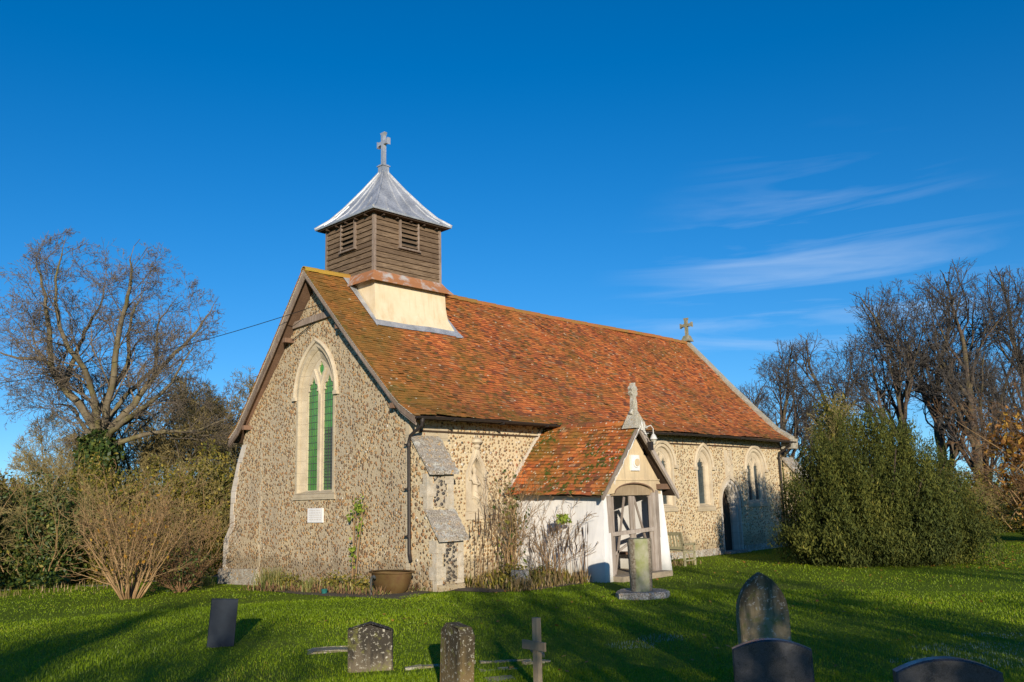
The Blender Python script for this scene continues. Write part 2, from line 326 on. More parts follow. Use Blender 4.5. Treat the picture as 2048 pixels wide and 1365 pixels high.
# ------------------------------------------------------------------ mesh helpers
class MB:
    def __init__(s): s.v = []; s.f = []; s.r = []; s.parts = []
    def add(s, v, f, r=None):
        o = len(s.v); s.parts.append((o, len(v), len(f))); s.v += [tuple(p) for p in v]; s.f += [tuple(i+o for i in q) for q in f]
        r = random.random() if r is None else r; s.r += [r]*len(f)
    def hexa(s, p, r=None):  # p: 4 bottom, 4 top (same order)
        s.add(p, [(0, 3, 2, 1), (4, 5, 6, 7), (0, 1, 5, 4), (1, 2, 6, 5), (2, 3, 7, 6), (3, 0, 4, 7)], r)
    def box(s, a, b, r=None):
        x0, y0, z0 = a; x1, y1, z1 = b
        s.hexa([(x0, y0, z0), (x1, y0, z0), (x1, y1, z0), (x0, y1, z0), (x0, y0, z1), (x1, y0, z1), (x1, y1, z1), (x0, y1, z1)], r)
    def beam(s, p, q, wd, ht, upv=(0, 0, 1), r=None):
        p, q = Vector(p), Vector(q); d = (q-p).normalized(); sd_ = d.cross(Vector(upv)).normalized(); u = sd_.cross(d)
        a, b = sd_*wd/2, u*ht/2
        s.hexa([p-a-b, p+a-b, q+a-b, q-a-b, p-a+b, p+a+b, q+a+b, q-a+b], r)
    def tube(s, pts, rad, n=8, cap=True, r=None):
        pts = [Vector(p) for p in pts]; rad = rad if isinstance(rad, (list, tuple)) else [rad]*len(pts)
        V = []; F = []; a0 = None
        for i, p in enumerate(pts):
            t = (pts[min(i+1, len(pts)-1)]-pts[max(i-1, 0)]).normalized()
            if a0 is None: a0 = Vector((0, 0, 1)) if abs(t.z) < .9 else Vector((1, 0, 0))
            b = t.cross(a0).normalized(); a = b.cross(t).normalized(); a0 = a
            for k in range(n):
                th = 2*PI*k/n; V.append(p+(a*math.cos(th)+b*math.sin(th))*rad[i])
        for i in range(len(pts)-1):
            for k in range(n): F.append((i*n+k, i*n+(k+1) % n, (i+1)*n+(k+1) % n, (i+1)*n+k))
        if cap: F += [tuple(range(n))[::-1], tuple(range((len(pts)-1)*n, len(pts)*n))]
        s.add(V, F, r)
    def lathe(s, c, prof, n=24, r=None, jit=0):
        V = []; F = []
        for (rr, z) in prof:
            for k in range(n):
                q = rr*(1+random.uniform(-jit, jit)); V.append((c[0]+q*math.cos(2*PI*k/n), c[1]+q*math.sin(2*PI*k/n), c[2]+z))
        m_ = len(prof)
        for i in range(m_-1):
            for k in range(n): F.append((i*n+k, i*n+(k+1) % n, (i+1)*n+(k+1) % n, (i+1)*n+k))
        F += [tuple(range(n))[::-1], tuple(range((m_-1)*n, m_*n))]; s.add(V, F, r)
    def slab(s, loops, mp, d0, d1, r=None):   # filled outline with holes; mp(u, w, d) -> xyz
        loops = [list(l) for l in loops]
        flat = [p for l in loops for p in l]; tr = tessellate_polygon([[Vector((p[0], p[1], 0)) for p in l] for l in loops])
        n = len(flat); V = [mp(u, w_, d0) for u, w_ in flat]+[mp(u, w_, d1) for u, w_ in flat]
        F = [tuple(t) for t in tr]+[tuple(i+n for i in t[::-1]) for t in tr]; o = 0
        for l in loops:
            k = len(l)
            for i in range(k): j = (i+1) % k; F.append((o+i, o+j, n+o+j, n+o+i))
            o += k
        s.add(V, F, r)
    def loft(s, rings, close=True, r=None):
        n = len(rings[0]); V = [p for q in rings for p in q]; F = []
        for i in range(len(rings)-1):
            for k in range(n if close else n-1): F.append((i*n+k, i*n+(k+1) % n, (i+1)*n+(k+1) % n, (i+1)*n+k))
        s.add(V, F, r)
    def build_each(s, name, mat, parent=None, jit=0):
        out = []; fi = 0
        for (o, nv, nf) in s.parts:
            m_ = MB(); m_.v = s.v[o:o+nv]; m_.f = [tuple(i-o for i in q) for q in s.f[fi:fi+nf]]; m_.r = s.r[fi:fi+nf]; fi += nf; out.append(m_.build(name, mat, parent, jit=jit))
        return out
    def build(s, name, mat, parent=None, smooth=False, jit=0):
        if jit: s.v = [(x+random.uniform(-jit, jit), y+random.uniform(-jit, jit), z+random.uniform(-jit, jit)) for x, y, z in s.v]
        me = bpy.data.meshes.new(name); me.from_pydata(s.v, [], s.f); me.materials.append(mat)
        at = me.attributes.new('rnd', 'FLOAT', 'FACE'); at.data.foreach_set('value', s.r)
        import bmesh
        bm = bmesh.new(); bm.from_mesh(me); bmesh.ops.recalc_face_normals(bm, faces=bm.faces); bm.to_mesh(me); bm.free()
        if smooth: me.polygons.foreach_set('use_smooth', [True]*len(me.polygons)); me.set_sharp_from_angle(angle=math.radians(38))
        o = bpy.data.objects.new(name, me); COL.objects.link(o)
        if parent: o.parent = parent
        return o
def npmesh(name, V, n, mat, rnd, parent=None, faces=None, smooth=False):
    """V: (k*n,3) verts, consecutive n-gons; or faces (m,n) indices"""
    V = np.asarray(V, np.float32); me = bpy.data.meshes.new(name)
    if faces is None: faces = np.arange(len(V)).reshape(-1, n)
    nf = len(faces); me.vertices.add(len(V)); me.vertices.foreach_set('co', V.ravel())
    me.loops.add(nf*n); me.loops.foreach_set('vertex_index', np.asarray(faces, np.int32).ravel())
    me.polygons.add(nf); me.polygons.foreach_set('loop_start', np.arange(0, nf*n, n, dtype=np.int32))
    me.polygons.foreach_set('loop_total', np.full(nf, n, np.int32))
    if smooth: me.polygons.foreach_set('use_smooth', np.ones(nf, bool))
    me.materials.append(mat); at = me.attributes.new('rnd', 'FLOAT', 'FACE'); at.data.foreach_set('value', np.asarray(rnd, np.float32))
    me.update(calc_edges=True); me.validate()
    o = bpy.data.objects.new(name, me); COL.objects.link(o)
    if parent: o.parent = parent
    return o
def tag(o, label, cat, group=None):
    o['label'] = label; o['category'] = cat
    if group: o['group'] = group
    return o
def thing(name, label, cat, loc=(0, 0, 0), rz=0, group=None):
    o = bpy.data.objects.new(name, None); COL.objects.link(o); o.location = loc; o.rotation_euler = (0, 0, rz); o.empty_display_size = .3
    return tag(o, label, cat, group)
def struct(o, kind='structure'): o['kind'] = kind; return o
def dup(root, loc, rz, label, scale=1, group=None):
    r = root.copy(); COL.objects.link(r); r.location = loc; r.rotation_euler = (0, 0, rz); r['label'] = label
    r.scale = (scale,)*3 if not isinstance(scale, tuple) else scale
    if group: r['group'] = group
    for ch in root.children:
        c = ch.copy(); COL.objects.link(c); c.parent = r
        for g in ch.children: d = g.copy(); COL.objects.link(d); d.parent = c
    return r
def G(x, y):
    y = np.asarray(y, float); x = np.asarray(x, float)
    return -.1-.03*np.clip(y, 0, 30)+.012*np.sin(x*1.3+y*.7)*np.sin(y*1.1-x*.4)
def gz(x, y): return float(G(x, y))
PY = lambda y0: (lambda u, w_, d: (u, y0+d, w_))
PX = lambda x0: (lambda u, w_, d: (x0+d, u, w_))
def arch(c, a, z0, zs, za, n=9):
    h = za-zs; R = (a*a+h*h)/(2*a); th = math.atan2(h, R-a); P = [(c+a, z0), (c+a, zs)]
    for i in range(1, n): t = th*i/n; P.append((c+a-R+R*math.cos(t), zs+R*math.sin(t)))
    P.append((c, za)); P += [(2*c-p[0], p[1]) for p in P[-2:0:-1]]; P.append((c-a, z0))
    return P
CUSP = [(1, 0), (.98, .1), (.66, .17), (.80, .24), (.86, .36), (.76, .50), (.42, .58), (.36, .70), (.2, .86), (0, 1)]
def cusped(c, a, z0, zs, za):
    R = [(c+a*u, zs+(za-zs)*v) for u, v in CUSP]; return [(c+a, z0)]+R+[(2*c-u, v) for u, v in R[-2::-1]]+[(c-a, z0)]
def quat(c, z, r):
    P = []
    for i in range(24): t = 2*PI*i/24; q = r*(.72+.28*abs(math.cos(2*t)));  P.append((c+q*math.cos(t)*.8, z+q*math.sin(t)*1.25))
    return P

random.seed(5); rng = np.random.default_rng(5)
# ------------------------------------------------------------------ ground
def make_ground():
    xs = np.concatenate([np.linspace(-600, -30, 14), np.arange(-28, 60, 1.0), np.linspace(62, 700, 14)])
    ys = np.concatenate([np.linspace(-600, -30, 14), np.arange(-28, 50, 1.0), np.linspace(54, 900, 16)])
    X, Y = np.meshgrid(xs, ys, indexing='ij'); Z = G(X, Y); V = np.stack([X, Y, Z], -1).reshape(-1, 3)
    a = np.arange(len(xs)*len(ys)).reshape(len(xs), len(ys))
    F = np.stack([a[:-1, :-1], a[1:, :-1], a[1:, 1:], a[:-1, 1:]], -1).reshape(-1, 4)
    struct(npmesh('ground', V, 4, M['ground'], np.zeros(len(F)), faces=F, smooth=True))
make_ground()
def patch(name, poly, mat, dz, kind='structure'):
    mb = MB(); N = 14
    # fan of small quads following the ground
    cx = sum(p[0] for p in poly)/len(poly); cy = sum(p[1] for p in poly)/len(poly)
    pts = []
    for i in range(len(poly)):
        a, b = poly[i], poly[(i+1) % len(poly)]
        for k in range(6): t = k/6; pts.append((a[0]+(b[0]-a[0])*t+random.uniform(-.06, .06), a[1]+(b[1]-a[1])*t+random.uniform(-.06, .06)))
    rings = []
    for j in range(6):
        q = 1-j/6; rings.append([(cx+(x-cx)*q, cy+(y-cy)*q, gz(cx+(x-cx)*q, cy+(y-cy)*q)+dz*min(1, j+.2)) for x, y in pts])
    mb.loft(rings); n = len(pts); V = rings[-1]
    mb.add(V+[(cx, cy, gz(cx, cy)+dz)], [(i, (i+1) % n, n) for i in range(n)])
    o = mb.build(name, mat, smooth=True); return struct(o, kind)
patch('path', [(-2, 13.6), (30, 11), (30, 12.3), (-2, 15.0)], M['gravel'], .012)
patch('soil_bed', [(-.1, -.9), (-1.4, -1.5), (-1.7, .2), (-1.6, 2.5), (-.9, 5.3), (-.1, 5.4), (0.3, 2)], M['soil'], .03)
patch('soil_bed', [(0.2, -.1), (.5, -2.2), (1.6, -2.7), (2.9, -2.75), (3.6, -2.4), (3.62, -.1)], M['soil'], .035)

# ------------------------------------------------------------------ church
W, L, EZ, RZ = 8.0, 18.66, 4.0, 8.42
church = thing('church', 'small flint church with steep orange tiled roof, boarded belfry and whitewashed porch', 'church')
PROF = [(-.50, 3.97), (.03, 4.30), (.42, 4.66), (1.25, 5.50), (2.12, 6.40), (4.0, RZ)]   # (y, z) south slope, eave to ridge
ps = [0]
for a, b in zip(PROF, PROF[1:]): ps.append(ps[-1]+math.hypot(b[0]-a[0], b[1]-a[1]))
SL = ps[-1]
def prof_at(s):
    s = np.asarray(s, float); y = np.interp(s, ps, [p[0] for p in PROF]); z = np.interp(s, ps, [p[1] for p in PROF]); return y, z
def westx(s): return -.25-.27*np.asarray(s)/SL

# --- walls (gable wall sheet in plane x=0, south wall in plane y=0)
ww = arch(4.07, .93, 2.2, 4.95, 6.36)
gab = [(0, -.7), (8, -.7), (8, 3.9), (7.75, 4.35), (7.1, 5.05)] + [(8-y, z-.14) for y, z in PROF[3:5]] + [(4, RZ-.22)] + [(y, z-.14) for y, z in PROF[4:2:-1]] + [(.9, 5.05), (.25, 4.35), (0, 3.9)]
mb = MB(); mb.slab([gab, ww], PX(0), 0, .5)
wall = mb.build('gable_wall', M['flint_w'], church)
holes = [arch(10.55, .62, 1.58, 2.95, 3.6), arch(13.01, .48, 1.55, 2.9, 3.55), arch(16.55, .68, 1.62, 2.85, 3.6), arch(14.62, .60, -.05, 1.6, 2.4), arch(2.2, .27, 1.95, 2.6, 3.1)]
mb = MB(); mb.slab([[(.5, -.5), (L, -.5), (L, 3.95), (.5, 3.95)]]+holes, PY(0), 0, .5)
mb.build('nave_wall', M['flint_s'], church)
mb = MB(); mb.box((.5, 7.5, -1), (L, 8, 3.95)); mb.slab([[(0.5, -.5), (7.5, -.5), (7.5, 3.95), (4, RZ-.15), (.5, 3.95)]], PX(L), -.5, 0); mb.build('rear_wall', M['flint_w'], church)
mb = MB(); mb.box((.6, .62, -.3), (L-.6, .66, 3.9)); mb.box((.62, .7, -.3), (.66, 7.3, 4.6)); mb.box((.62, 2.6, 4.6), (.66, 5.4, 6.4)); mb.box((3.71, .40, -.2), (6.2, .5, 2.6))
mb.build('interior', M['dark'], church)
# quoins of the south-west corner, mortar line at the north buttress
mb = MB()
for i in range(12):
    z0 = -.15+i*.335; l = .30 if i % 2 else .46
    mb.box((-.012, -.012, z0), (l, .12, z0+.325)); 
mb.build('quoins', M['lime'], church, jit=.006)

# --- buttresses
def sw_buttress():
    x0, x1 = .0, .82
    body = [(-.02, -.5), (-1.06, -.5), (-1.04, .02), (-.98, .06), (-.98, 1.06), (-.66, 1.66), (-.66, 2.60), (-.16, 3.45), (-.02, 3.45)]
    mb = MB(); mb.slab([body], lambda u, v, d: (x0+d, u, v), .0, x1)
    b = mb.build('buttress', M['flint_s'], church)
    for (ya, za, yb, zb, nn) in ((-.62, 1.76, -1.12, 1.06, 4), (-.10, 3.50, -.80, 2.60, 5)):   # sloping weatherings of lichened slabs
        mb = MB()
        for k in range(nn):
            a, c = k/nn, (k+1)/nn; p = (ya+(yb-ya)*a, za+(zb-za)*a); q = (ya+(yb-ya)*c, za+(zb-za)*c); e = .02*(1-0)
            for (u0, u1) in ((x0-.05, .40), (.405, x1+.05)):
                mb.hexa([(u0, p[0], p[1]-.05), (u1, p[0], p[1]-.05), (u1, q[0]-.02, q[1]-.05), (u0, q[0]-.02, q[1]-.05), (u0, p[0], p[1]+.012), (u1, p[0], p[1]+.012), (u1, q[0]-.02, q[1]+.045), (u0, q[0]-.02, q[1]+.045)])
        mb.build('weathering', M['weath'], b, jit=.006)
    mb = MB()   # dressed stones at both edges of each stage, both faces
    for (y, z0, z1), side in (((-.98, -.15, 1.04), 0), ((-.66, 1.74, 2.58), 0), ((-.98, -.15, 1.04), 1), ((-.66, 1.74, 2.58), 1)):
        mb = MB()
        z = z0; i = 0
        while z < z1-.08:
            h = min(.30, z1-z)
            l = (.27 if (i+side) % 2 else .17)
            a, c = (x0-.010, x0+l) if side == 0 else (x1-l, x1+.010)
            mb.box((a, y-.010, z), (c, y+(.26 if i % 2 else .14), z+h-.003))
            z += h; i += 1
        mb.build('dressed_stone', M['pier'], b, jit=.003)
    mb = MB()   # black flint panels between the stones
    mb.box((.21, -.99, .10), (.61, -.90, .98)); mb.box((.21, -.668, 1.8), (.61, -.60, 2.52)); mb.build_each('flint_panel', M['flint_d'], b)
sw_buttress()
def nw_buttress():
    body = [(7.98, -.9), (9.02, -.9), (9.0, .90), (8.66, 1.32), (8.62, 2.40), (8.30, 3.25), (7.9, 3.9), (7.98, 3.9)]
    mb = MB(); mb.slab([body], PX(0), .012, .85); b = mb.build('buttress', M['flint_w'], church)
    mb = MB(); pts = [(9.0, -.25), (9.0, .90), (8.66, 1.32), (8.62, 2.40), (8.30, 3.25), (8.02, 3.8)]
    for (a, c) in zip(pts, pts[1:]):
        n = max(1, int(math.hypot(c[0]-a[0], c[1]-a[1])/.32))
        for k in range(n):
            p = [a[i]+(c[i]-a[i])*k/n for i in (0, 1)]; q = [a[i]+(c[i]-a[i])*(k+.97)/n for i in (0, 1)]; l = .16 if k % 2 else .26
            mb.hexa([(-.006, p[0]-l, p[1]), (-.006, p[0]+.02, p[1]), (.87, p[0]+.02, p[1]), (.87, p[0]-l, p[1]), (-.006, q[0]-l, q[1]), (-.006, q[0]+.02, q[1]), (.87, q[0]+.02, q[1]), (.87, q[0]-l, q[1])])
    mb.build('dressed_stone', M['lime_w'], b, jit=.004)
    mb = MB(); mb.slab([[(6.9, -.7), (9.15, -.7), (9.12, .0), (9.05, .08), (6.9, .14)]], PX(0), -.10, .5); mb.build('plinth', M['weath'], b)
nw_buttress()
mb = MB(); mb.slab([[(-.02, -.5), (-.85, -.5), (-.82, 2.3), (-.05, 3.2), (-.02, 3.2)]], lambda u, v, d: (L+.08+d, u, v), 0, .8)
b = mb.build('buttress', M['flint_s'], church)
mb = MB(); mb.hexa([(L+.02, -.95, 2.20), (L+.94, -.95, 2.20), (L+.94, -.02, 3.22), (L+.02, -.02, 3.22), (L+.02, -.97, 2.28), (L+.94, -.97, 2.28), (L+.94, -.02, 3.32), (L+.02, -.02, 3.32)]); mb.build('weathering', M['weath'], b)
# pale mortar seam where the corner was rebuilt
mb = MB()
for k in range(26):
    z = -.1+k*.155; mb.box((-.008, 6.84+.04*math.sin(k*1.7), z), (.02, 6.90+.04*math.sin(k*1.7+.5)+random.uniform(0, .05), z+.15))
mb.build('seam', M['lime'], church, jit=.012)
# rough plinth line along the south wall
mb = MB(); mb.box((6.4, -.06, -.5), (13.95, .02, .12)); mb.box((15.3, -.06, -.5), (L, .02, .12)); mb.build_each('plinth', M['weath'], church, jit=.01)
# scattered ashlar near the top corner
mb = MB()
for (a, z0, c, z1) in ((.50, 3.1, 1.0, 3.42), (.9, 3.42, 1.25, 3.75), (.5, 3.45, .88, 3.78), (1.0, 3.0, 1.3, 3.2)): mb.box((a, -.009, z0), (c, .05, z1))
mb.build_each('ashlar', M['lime'], church, jit=.006)

# --- windows
def ring_pts(mp, ol, d): return [mp(u, v, d) for u, v in ol]
def bars(mb, mp, u0, u1, z0, ztop, d, su, sz, th=.006):
    u = u0+su
    while u < u1-.01: mb.hexa([mp(u-th, z0, d), mp(u+th, z0, d), mp(u+th, z0, d+.012), mp(u-th, z0, d+.012), mp(u-th, ztop, d), mp(u+th, ztop, d), mp(u+th, ztop, d+.012), mp(u-th, ztop, d+.012)]); u += su
    z = z0+sz
    while z < ztop: mb.hexa([mp(u0, z-th, d-.004), mp(u1, z-th, d-.004), mp(u1, z-th, d+.010), mp(u0, z-th, d+.010), mp(u0, z+th, d-.004), mp(u1, z+th, d-.004), mp(u1, z+th, d+.010), mp(u0, z+th, d+.010)]); z += sz
def window(mp, c, z0, zs, za, a_out, a_in, dep, lights, hood=True, gm='glass', sill=True, hz=None, grid=(.09, .12), drop=.2):
    """mp maps (u,z,depth); outward is negative depth"""
    O = lambda a, e, zz: arch(c, a, zz, zs, za+e)
    hin = (za-zs)*(a_in/a_out)
    outer = O(a_out, 0, z0); inner = arch(c, a_in, z0+.07, zs, zs+hin)
    mid = arch(c, (a_out+a_in)/2+.02, z0+.03, zs, zs+(za-zs+hin)/2+.01)
    fr = MB()
    fr.loft([ring_pts(mp, O(a_out, 0, z0), .04), ring_pts(mp, O(a_out, 0, z0), -.016), ring_pts(mp, O(a_out-.09, -.09, z0+.02), -.016), ring_pts(mp, mid, dep*.35), ring_pts(mp, mid, dep*.5), ring_pts(mp, inner, dep*.9), ring_pts(mp, inner, dep+.10)])
    f = fr.build('window', M['lime_s' if gm == 'glass' else 'lime'], church)
    if sill:
        s = MB(); s.hexa([mp(c-a_out-.06, z0-.16, -.05), mp(c+a_out+.06, z0-.16, -.05), mp(c+a_out+.06, z0-.16, .1), mp(c-a_out-.06, z0-.16, .1), mp(c-a_out-.06, z0-.03, -.05), mp(c+a_out+.06, z0-.03, -.05), mp(c+a_in, z0+.075, dep), mp(c-a_in, z0+.075, dep)])
        s.build('sill', M['lime'], f)
    if hood:
        h = MB(); zz = zs-.02
        A = [p for p in arch(c, a_out+.13, zz, zs, za+.14, 12)]; B = [p for p in arch(c, a_out+.01, zz, zs, za+.015, 12)]
        h.loft([[mp(u, v, .01) for u, v in B], [mp(u, v, -.05) for u, v in B], [mp(u, v, -.085) for u, v in [((p[0]+q[0])/2, (p[1]+q[1])/2) for p, q in zip(A, B)]], [mp(u, v, -.05) for u, v in A], [mp(u, v, .01) for u, v in A]], close=False)
        for sg in (-1, 1):
            u = c+sg*(a_out+.07); h.hexa([mp(u-.09, zz-.10, -.09), mp(u+.09, zz-.10, -.09), mp(u+.09, zz-.10, .02), mp(u-.09, zz-.10, .02), mp(u-.09, zz, -.09), mp(u+.09, zz, -.09), mp(u+.09, zz, .02), mp(u-.09, zz, .02)])
        h.build('hood_mould', M['lime_s'], f)
    t = MB(); tz0 = z0+.07
    io = arch(c, a_in+.01, tz0-.01, zs, zs+hin+.01)
    H = hin
    if lights == 2:
        mw = .075*a_in/.45
        lw = (a_in-.02-mw)/2; zl = zs-drop*H
        lo = [cusped(c+sg*(mw+lw-.0), lw-.015, tz0+.02, zl, zs+H*.52) for sg in (-1, 1)]
        hl = lo+[quat(c, zs+H*.70, H*.165)]
    else:
        hl = [cusped(c, a_in-.035, tz0+.02, zs-.05, zs+hin*.9)]
    t.slab([io]+hl, mp, dep, dep+.09)
    if lights == 2:   # moulded mullion proud of the tracery
        for ua, ub in ((c-mw*.55, c+mw*.55),):
            t.hexa([mp(ua, tz0, dep-.045), mp(ub, tz0, dep-.045), mp(ub+.02, tz0, dep+.02), mp(ua-.02, tz0, dep+.02), mp(ua, zs, dep-.045), mp(ub, zs, dep-.045), mp(ub+.02, zs, dep+.02), mp(ua-.02, zs, dep+.02)])
        for sg in (-1, 1):
            P = [(c, zs-.02), (c+sg*a_in*.16, zs+H*.36), (c+sg*a_in*.42, zs+H*.70)]
            t.tube([mp(u, v, dep-.01) for u, v in P], .03*a_in/.45, 6)
    t.build('tracery', M['lime_s'], f)
    g = MB(); g.slab([arch(c, a_in, tz0, zs, zs+hin)], mp, dep+.05, dep+.06); g.build('pane', M[gm], f)
    l = MB(); bars(l, mp, c-a_in, c+a_in, tz0, zs+hin*.5, dep+.038, grid[0], grid[1], .0045 if gm == 'glass' else .005); l.build('lead_grid', M['leadbar'], f)
    return f
PXm = lambda u, v, d: (d, u, v); PYm = lambda u, v, d: (u, d, v)
f = window(PXm, 4.07, 2.22, 4.95, 6.38, .95, .68, .16, 2, gm='gglass', grid=(.085, .19), drop=-.04)
# darker lower panel of the right light: clear glass behind the wire
g = MB(); g.box((.20, 3.34, 2.35), (.207, 3.62, 3.98)); g.build('clear_pane', M['glass'], f)
g = MB(); bars(g, PXm, 3.34, 3.86, 2.31, 3.99, .175, .055, .085, .004); g.build('guard', M['leadbar'], f)
window(PYm, 10.55, 1.58, 2.95, 3.62, .64, .42, .12, 2, drop=.1)
window(PYm, 13.01, 1.55, 2.90, 3.58, .50, .26, .13, 1, grid=(.13, .15))
window(PYm, 16.55, 1.62, 2.85, 3.60, .70, .44, .12, 2, drop=.1)

# --- south doorway (chancel door)
fr = MB(); c = 14.62
rings = [(.68, -.15, 2.46, .03), (.68, -.15, 2.46, -.03), (.58, -.15, 2.36, -.03), (.56, -.15, 2.34, .05), (.48, -.15, 2.26, .05), (.40, -.15, 2.18, .20), (.40, -.15, 2.18, .34)]
fr.loft([[(u, d, v) for u, v in arch(c, a, z, 1.6, za)] for a, z, za, d in rings]); df = fr.build('doorway', M['lime_w'], church)
h = MB(); A = arch(c, .80, 1.50, 1.6, 2.60); B = arch(c, .69, 1.50, 1.6, 2.48)
h.loft([[(u, .01, v) for u, v in B], [(u, -.07, v) for u, v in B], [(u, -.07, v) for u, v in A], [(u, .01, v) for u, v in A]], close=False); h.build('hood_mould', M['lime_s'], df)
d_ = MB()
for k in range(6): d_.slab([[(c-.4+k*.135, -.12), (c-.4+k*.135+.128, -.12), (c-.4+k*.135+.128, 1.55+.5*(1-abs(k-2.5)/3)), (c-.4+k*.135, 1.55+.5*(1-abs(k-2.5)/3))]], PY(.28), 0, .04)
d_.build('door', M['darkwood'], df)
s_ = MB(); s_.box((c-.7, -.30, -.3), (c+.7, .2, -.02)); s_.build('doorstep', M['weath'], df)

# --- niches with statues
def niche(c, z0, z1, a, sc_, name):
    b = MB(); zc = z0+(z1-z0)*.62
    op = arch(c, a*.50, z0+.30*sc_, z0+.95*sc_, z0+1.38*sc_)
    hw = a
    outl = [(c+hw, z0), (c+hw, z0+.98*sc_), (c+hw*.8, z0+1.15*sc_), (c+hw*.35, z0+1.5*sc_), (c+hw*.22, z0+1.72*sc_), (c-hw*.22, z0+1.72*sc_), (c-hw*.35, z0+1.5*sc_), (c-hw*.8, z0+1.15*sc_), (c-hw, z0+.98*sc_), (c-hw, z0)]
    b.slab([outl, op], PY(-.03), 0, .06); n_ = b.build(name, M['lime_s'], church)
    k = MB(); k.loft([[(u, -.03, v) for u, v in op], [(c+(u-c)*.86, .20, v) for u, v in op]]); k.slab([op], PY(.19), 0, .03); k.build('recess', M['lime_s'], n_)
    e = MB()   # ogee hood and finial, buttress shafts
    og = [(a*.66, .88), (a*.66, 1.06), (a*.5, 1.22), (a*.22, 1.38), (a*.08, 1.52), (0, 1.64)]
    for sg in (-1, 1): e.tube([(c+sg*u, -.05, z0+v*sc_) for u, v in og], .035*sc_, 6)
    for sg in (-1, 1): e.box((c+sg*a*.66-.04*sc_, -.09, z0+.80*sc_), (c+sg*a*.66+.04*sc_, .0, z0+.88*sc_))
    e.lathe((c, -.05, z0+1.60*sc_), [(.05*sc_, 0), (.10*sc_, .06*sc_), (.07*sc_, .12*sc_), (.16*sc_, .18*sc_), (.15*sc_, .25*sc_), (.06*sc_, .31*sc_)], 10)
    e.build('canopy', M['lime_s'], n_, smooth=True)
    st = MB()   # corbel and robed figure
    st.lathe((c, .02, z0+.12*sc_), [(.02, 0), (.06*sc_, .04*sc_), (.13*sc_, .14*sc_), (.16*sc_, .22*sc_), (.14*sc_, .26*sc_)], 10)
    st.lathe((c, .06, z0+.38*sc_), [(.11*sc_, 0), (.095*sc_, .15*sc_), (.085*sc_, .30*sc_), (.10*sc_, .42*sc_), (.105*sc_, .50*sc_), (.05*sc_, .57*sc_), (.04*sc_, .59*sc_), (.06*sc_, .64*sc_), (.062*sc_, .70*sc_), (.03*sc_, .75*sc_)], 12)
    st.tube([(c-.10*sc_, .04, z0+.84*sc_), (c-.11*sc_, -.03, z0+.72*sc_), (c, -.05, z0+.70*sc_)], .03*sc_, 6); st.tube([(c+.10*sc_, .04, z0+.84*sc_), (c+.11*sc_, -.03, z0+.70*sc_), (c, -.05, z0+.68*sc_)], .03*sc_, 6)
    st.build('statue', M['lime_s'], n_, smooth=True)
niche(2.2, 1.66, 3.5, .38, .98, 'niche'); niche(14.65, 2.58, 3.5, .25, .52, 'niche')
mb = MB(); mb.box((1.80, -.012, 1.45), (2.62, .05, 1.655)); mb.box((14.38, -.022, 2.50), (14.92, .04, 3.50)); mb.build_each('ashlar', M['lime_s'], church)

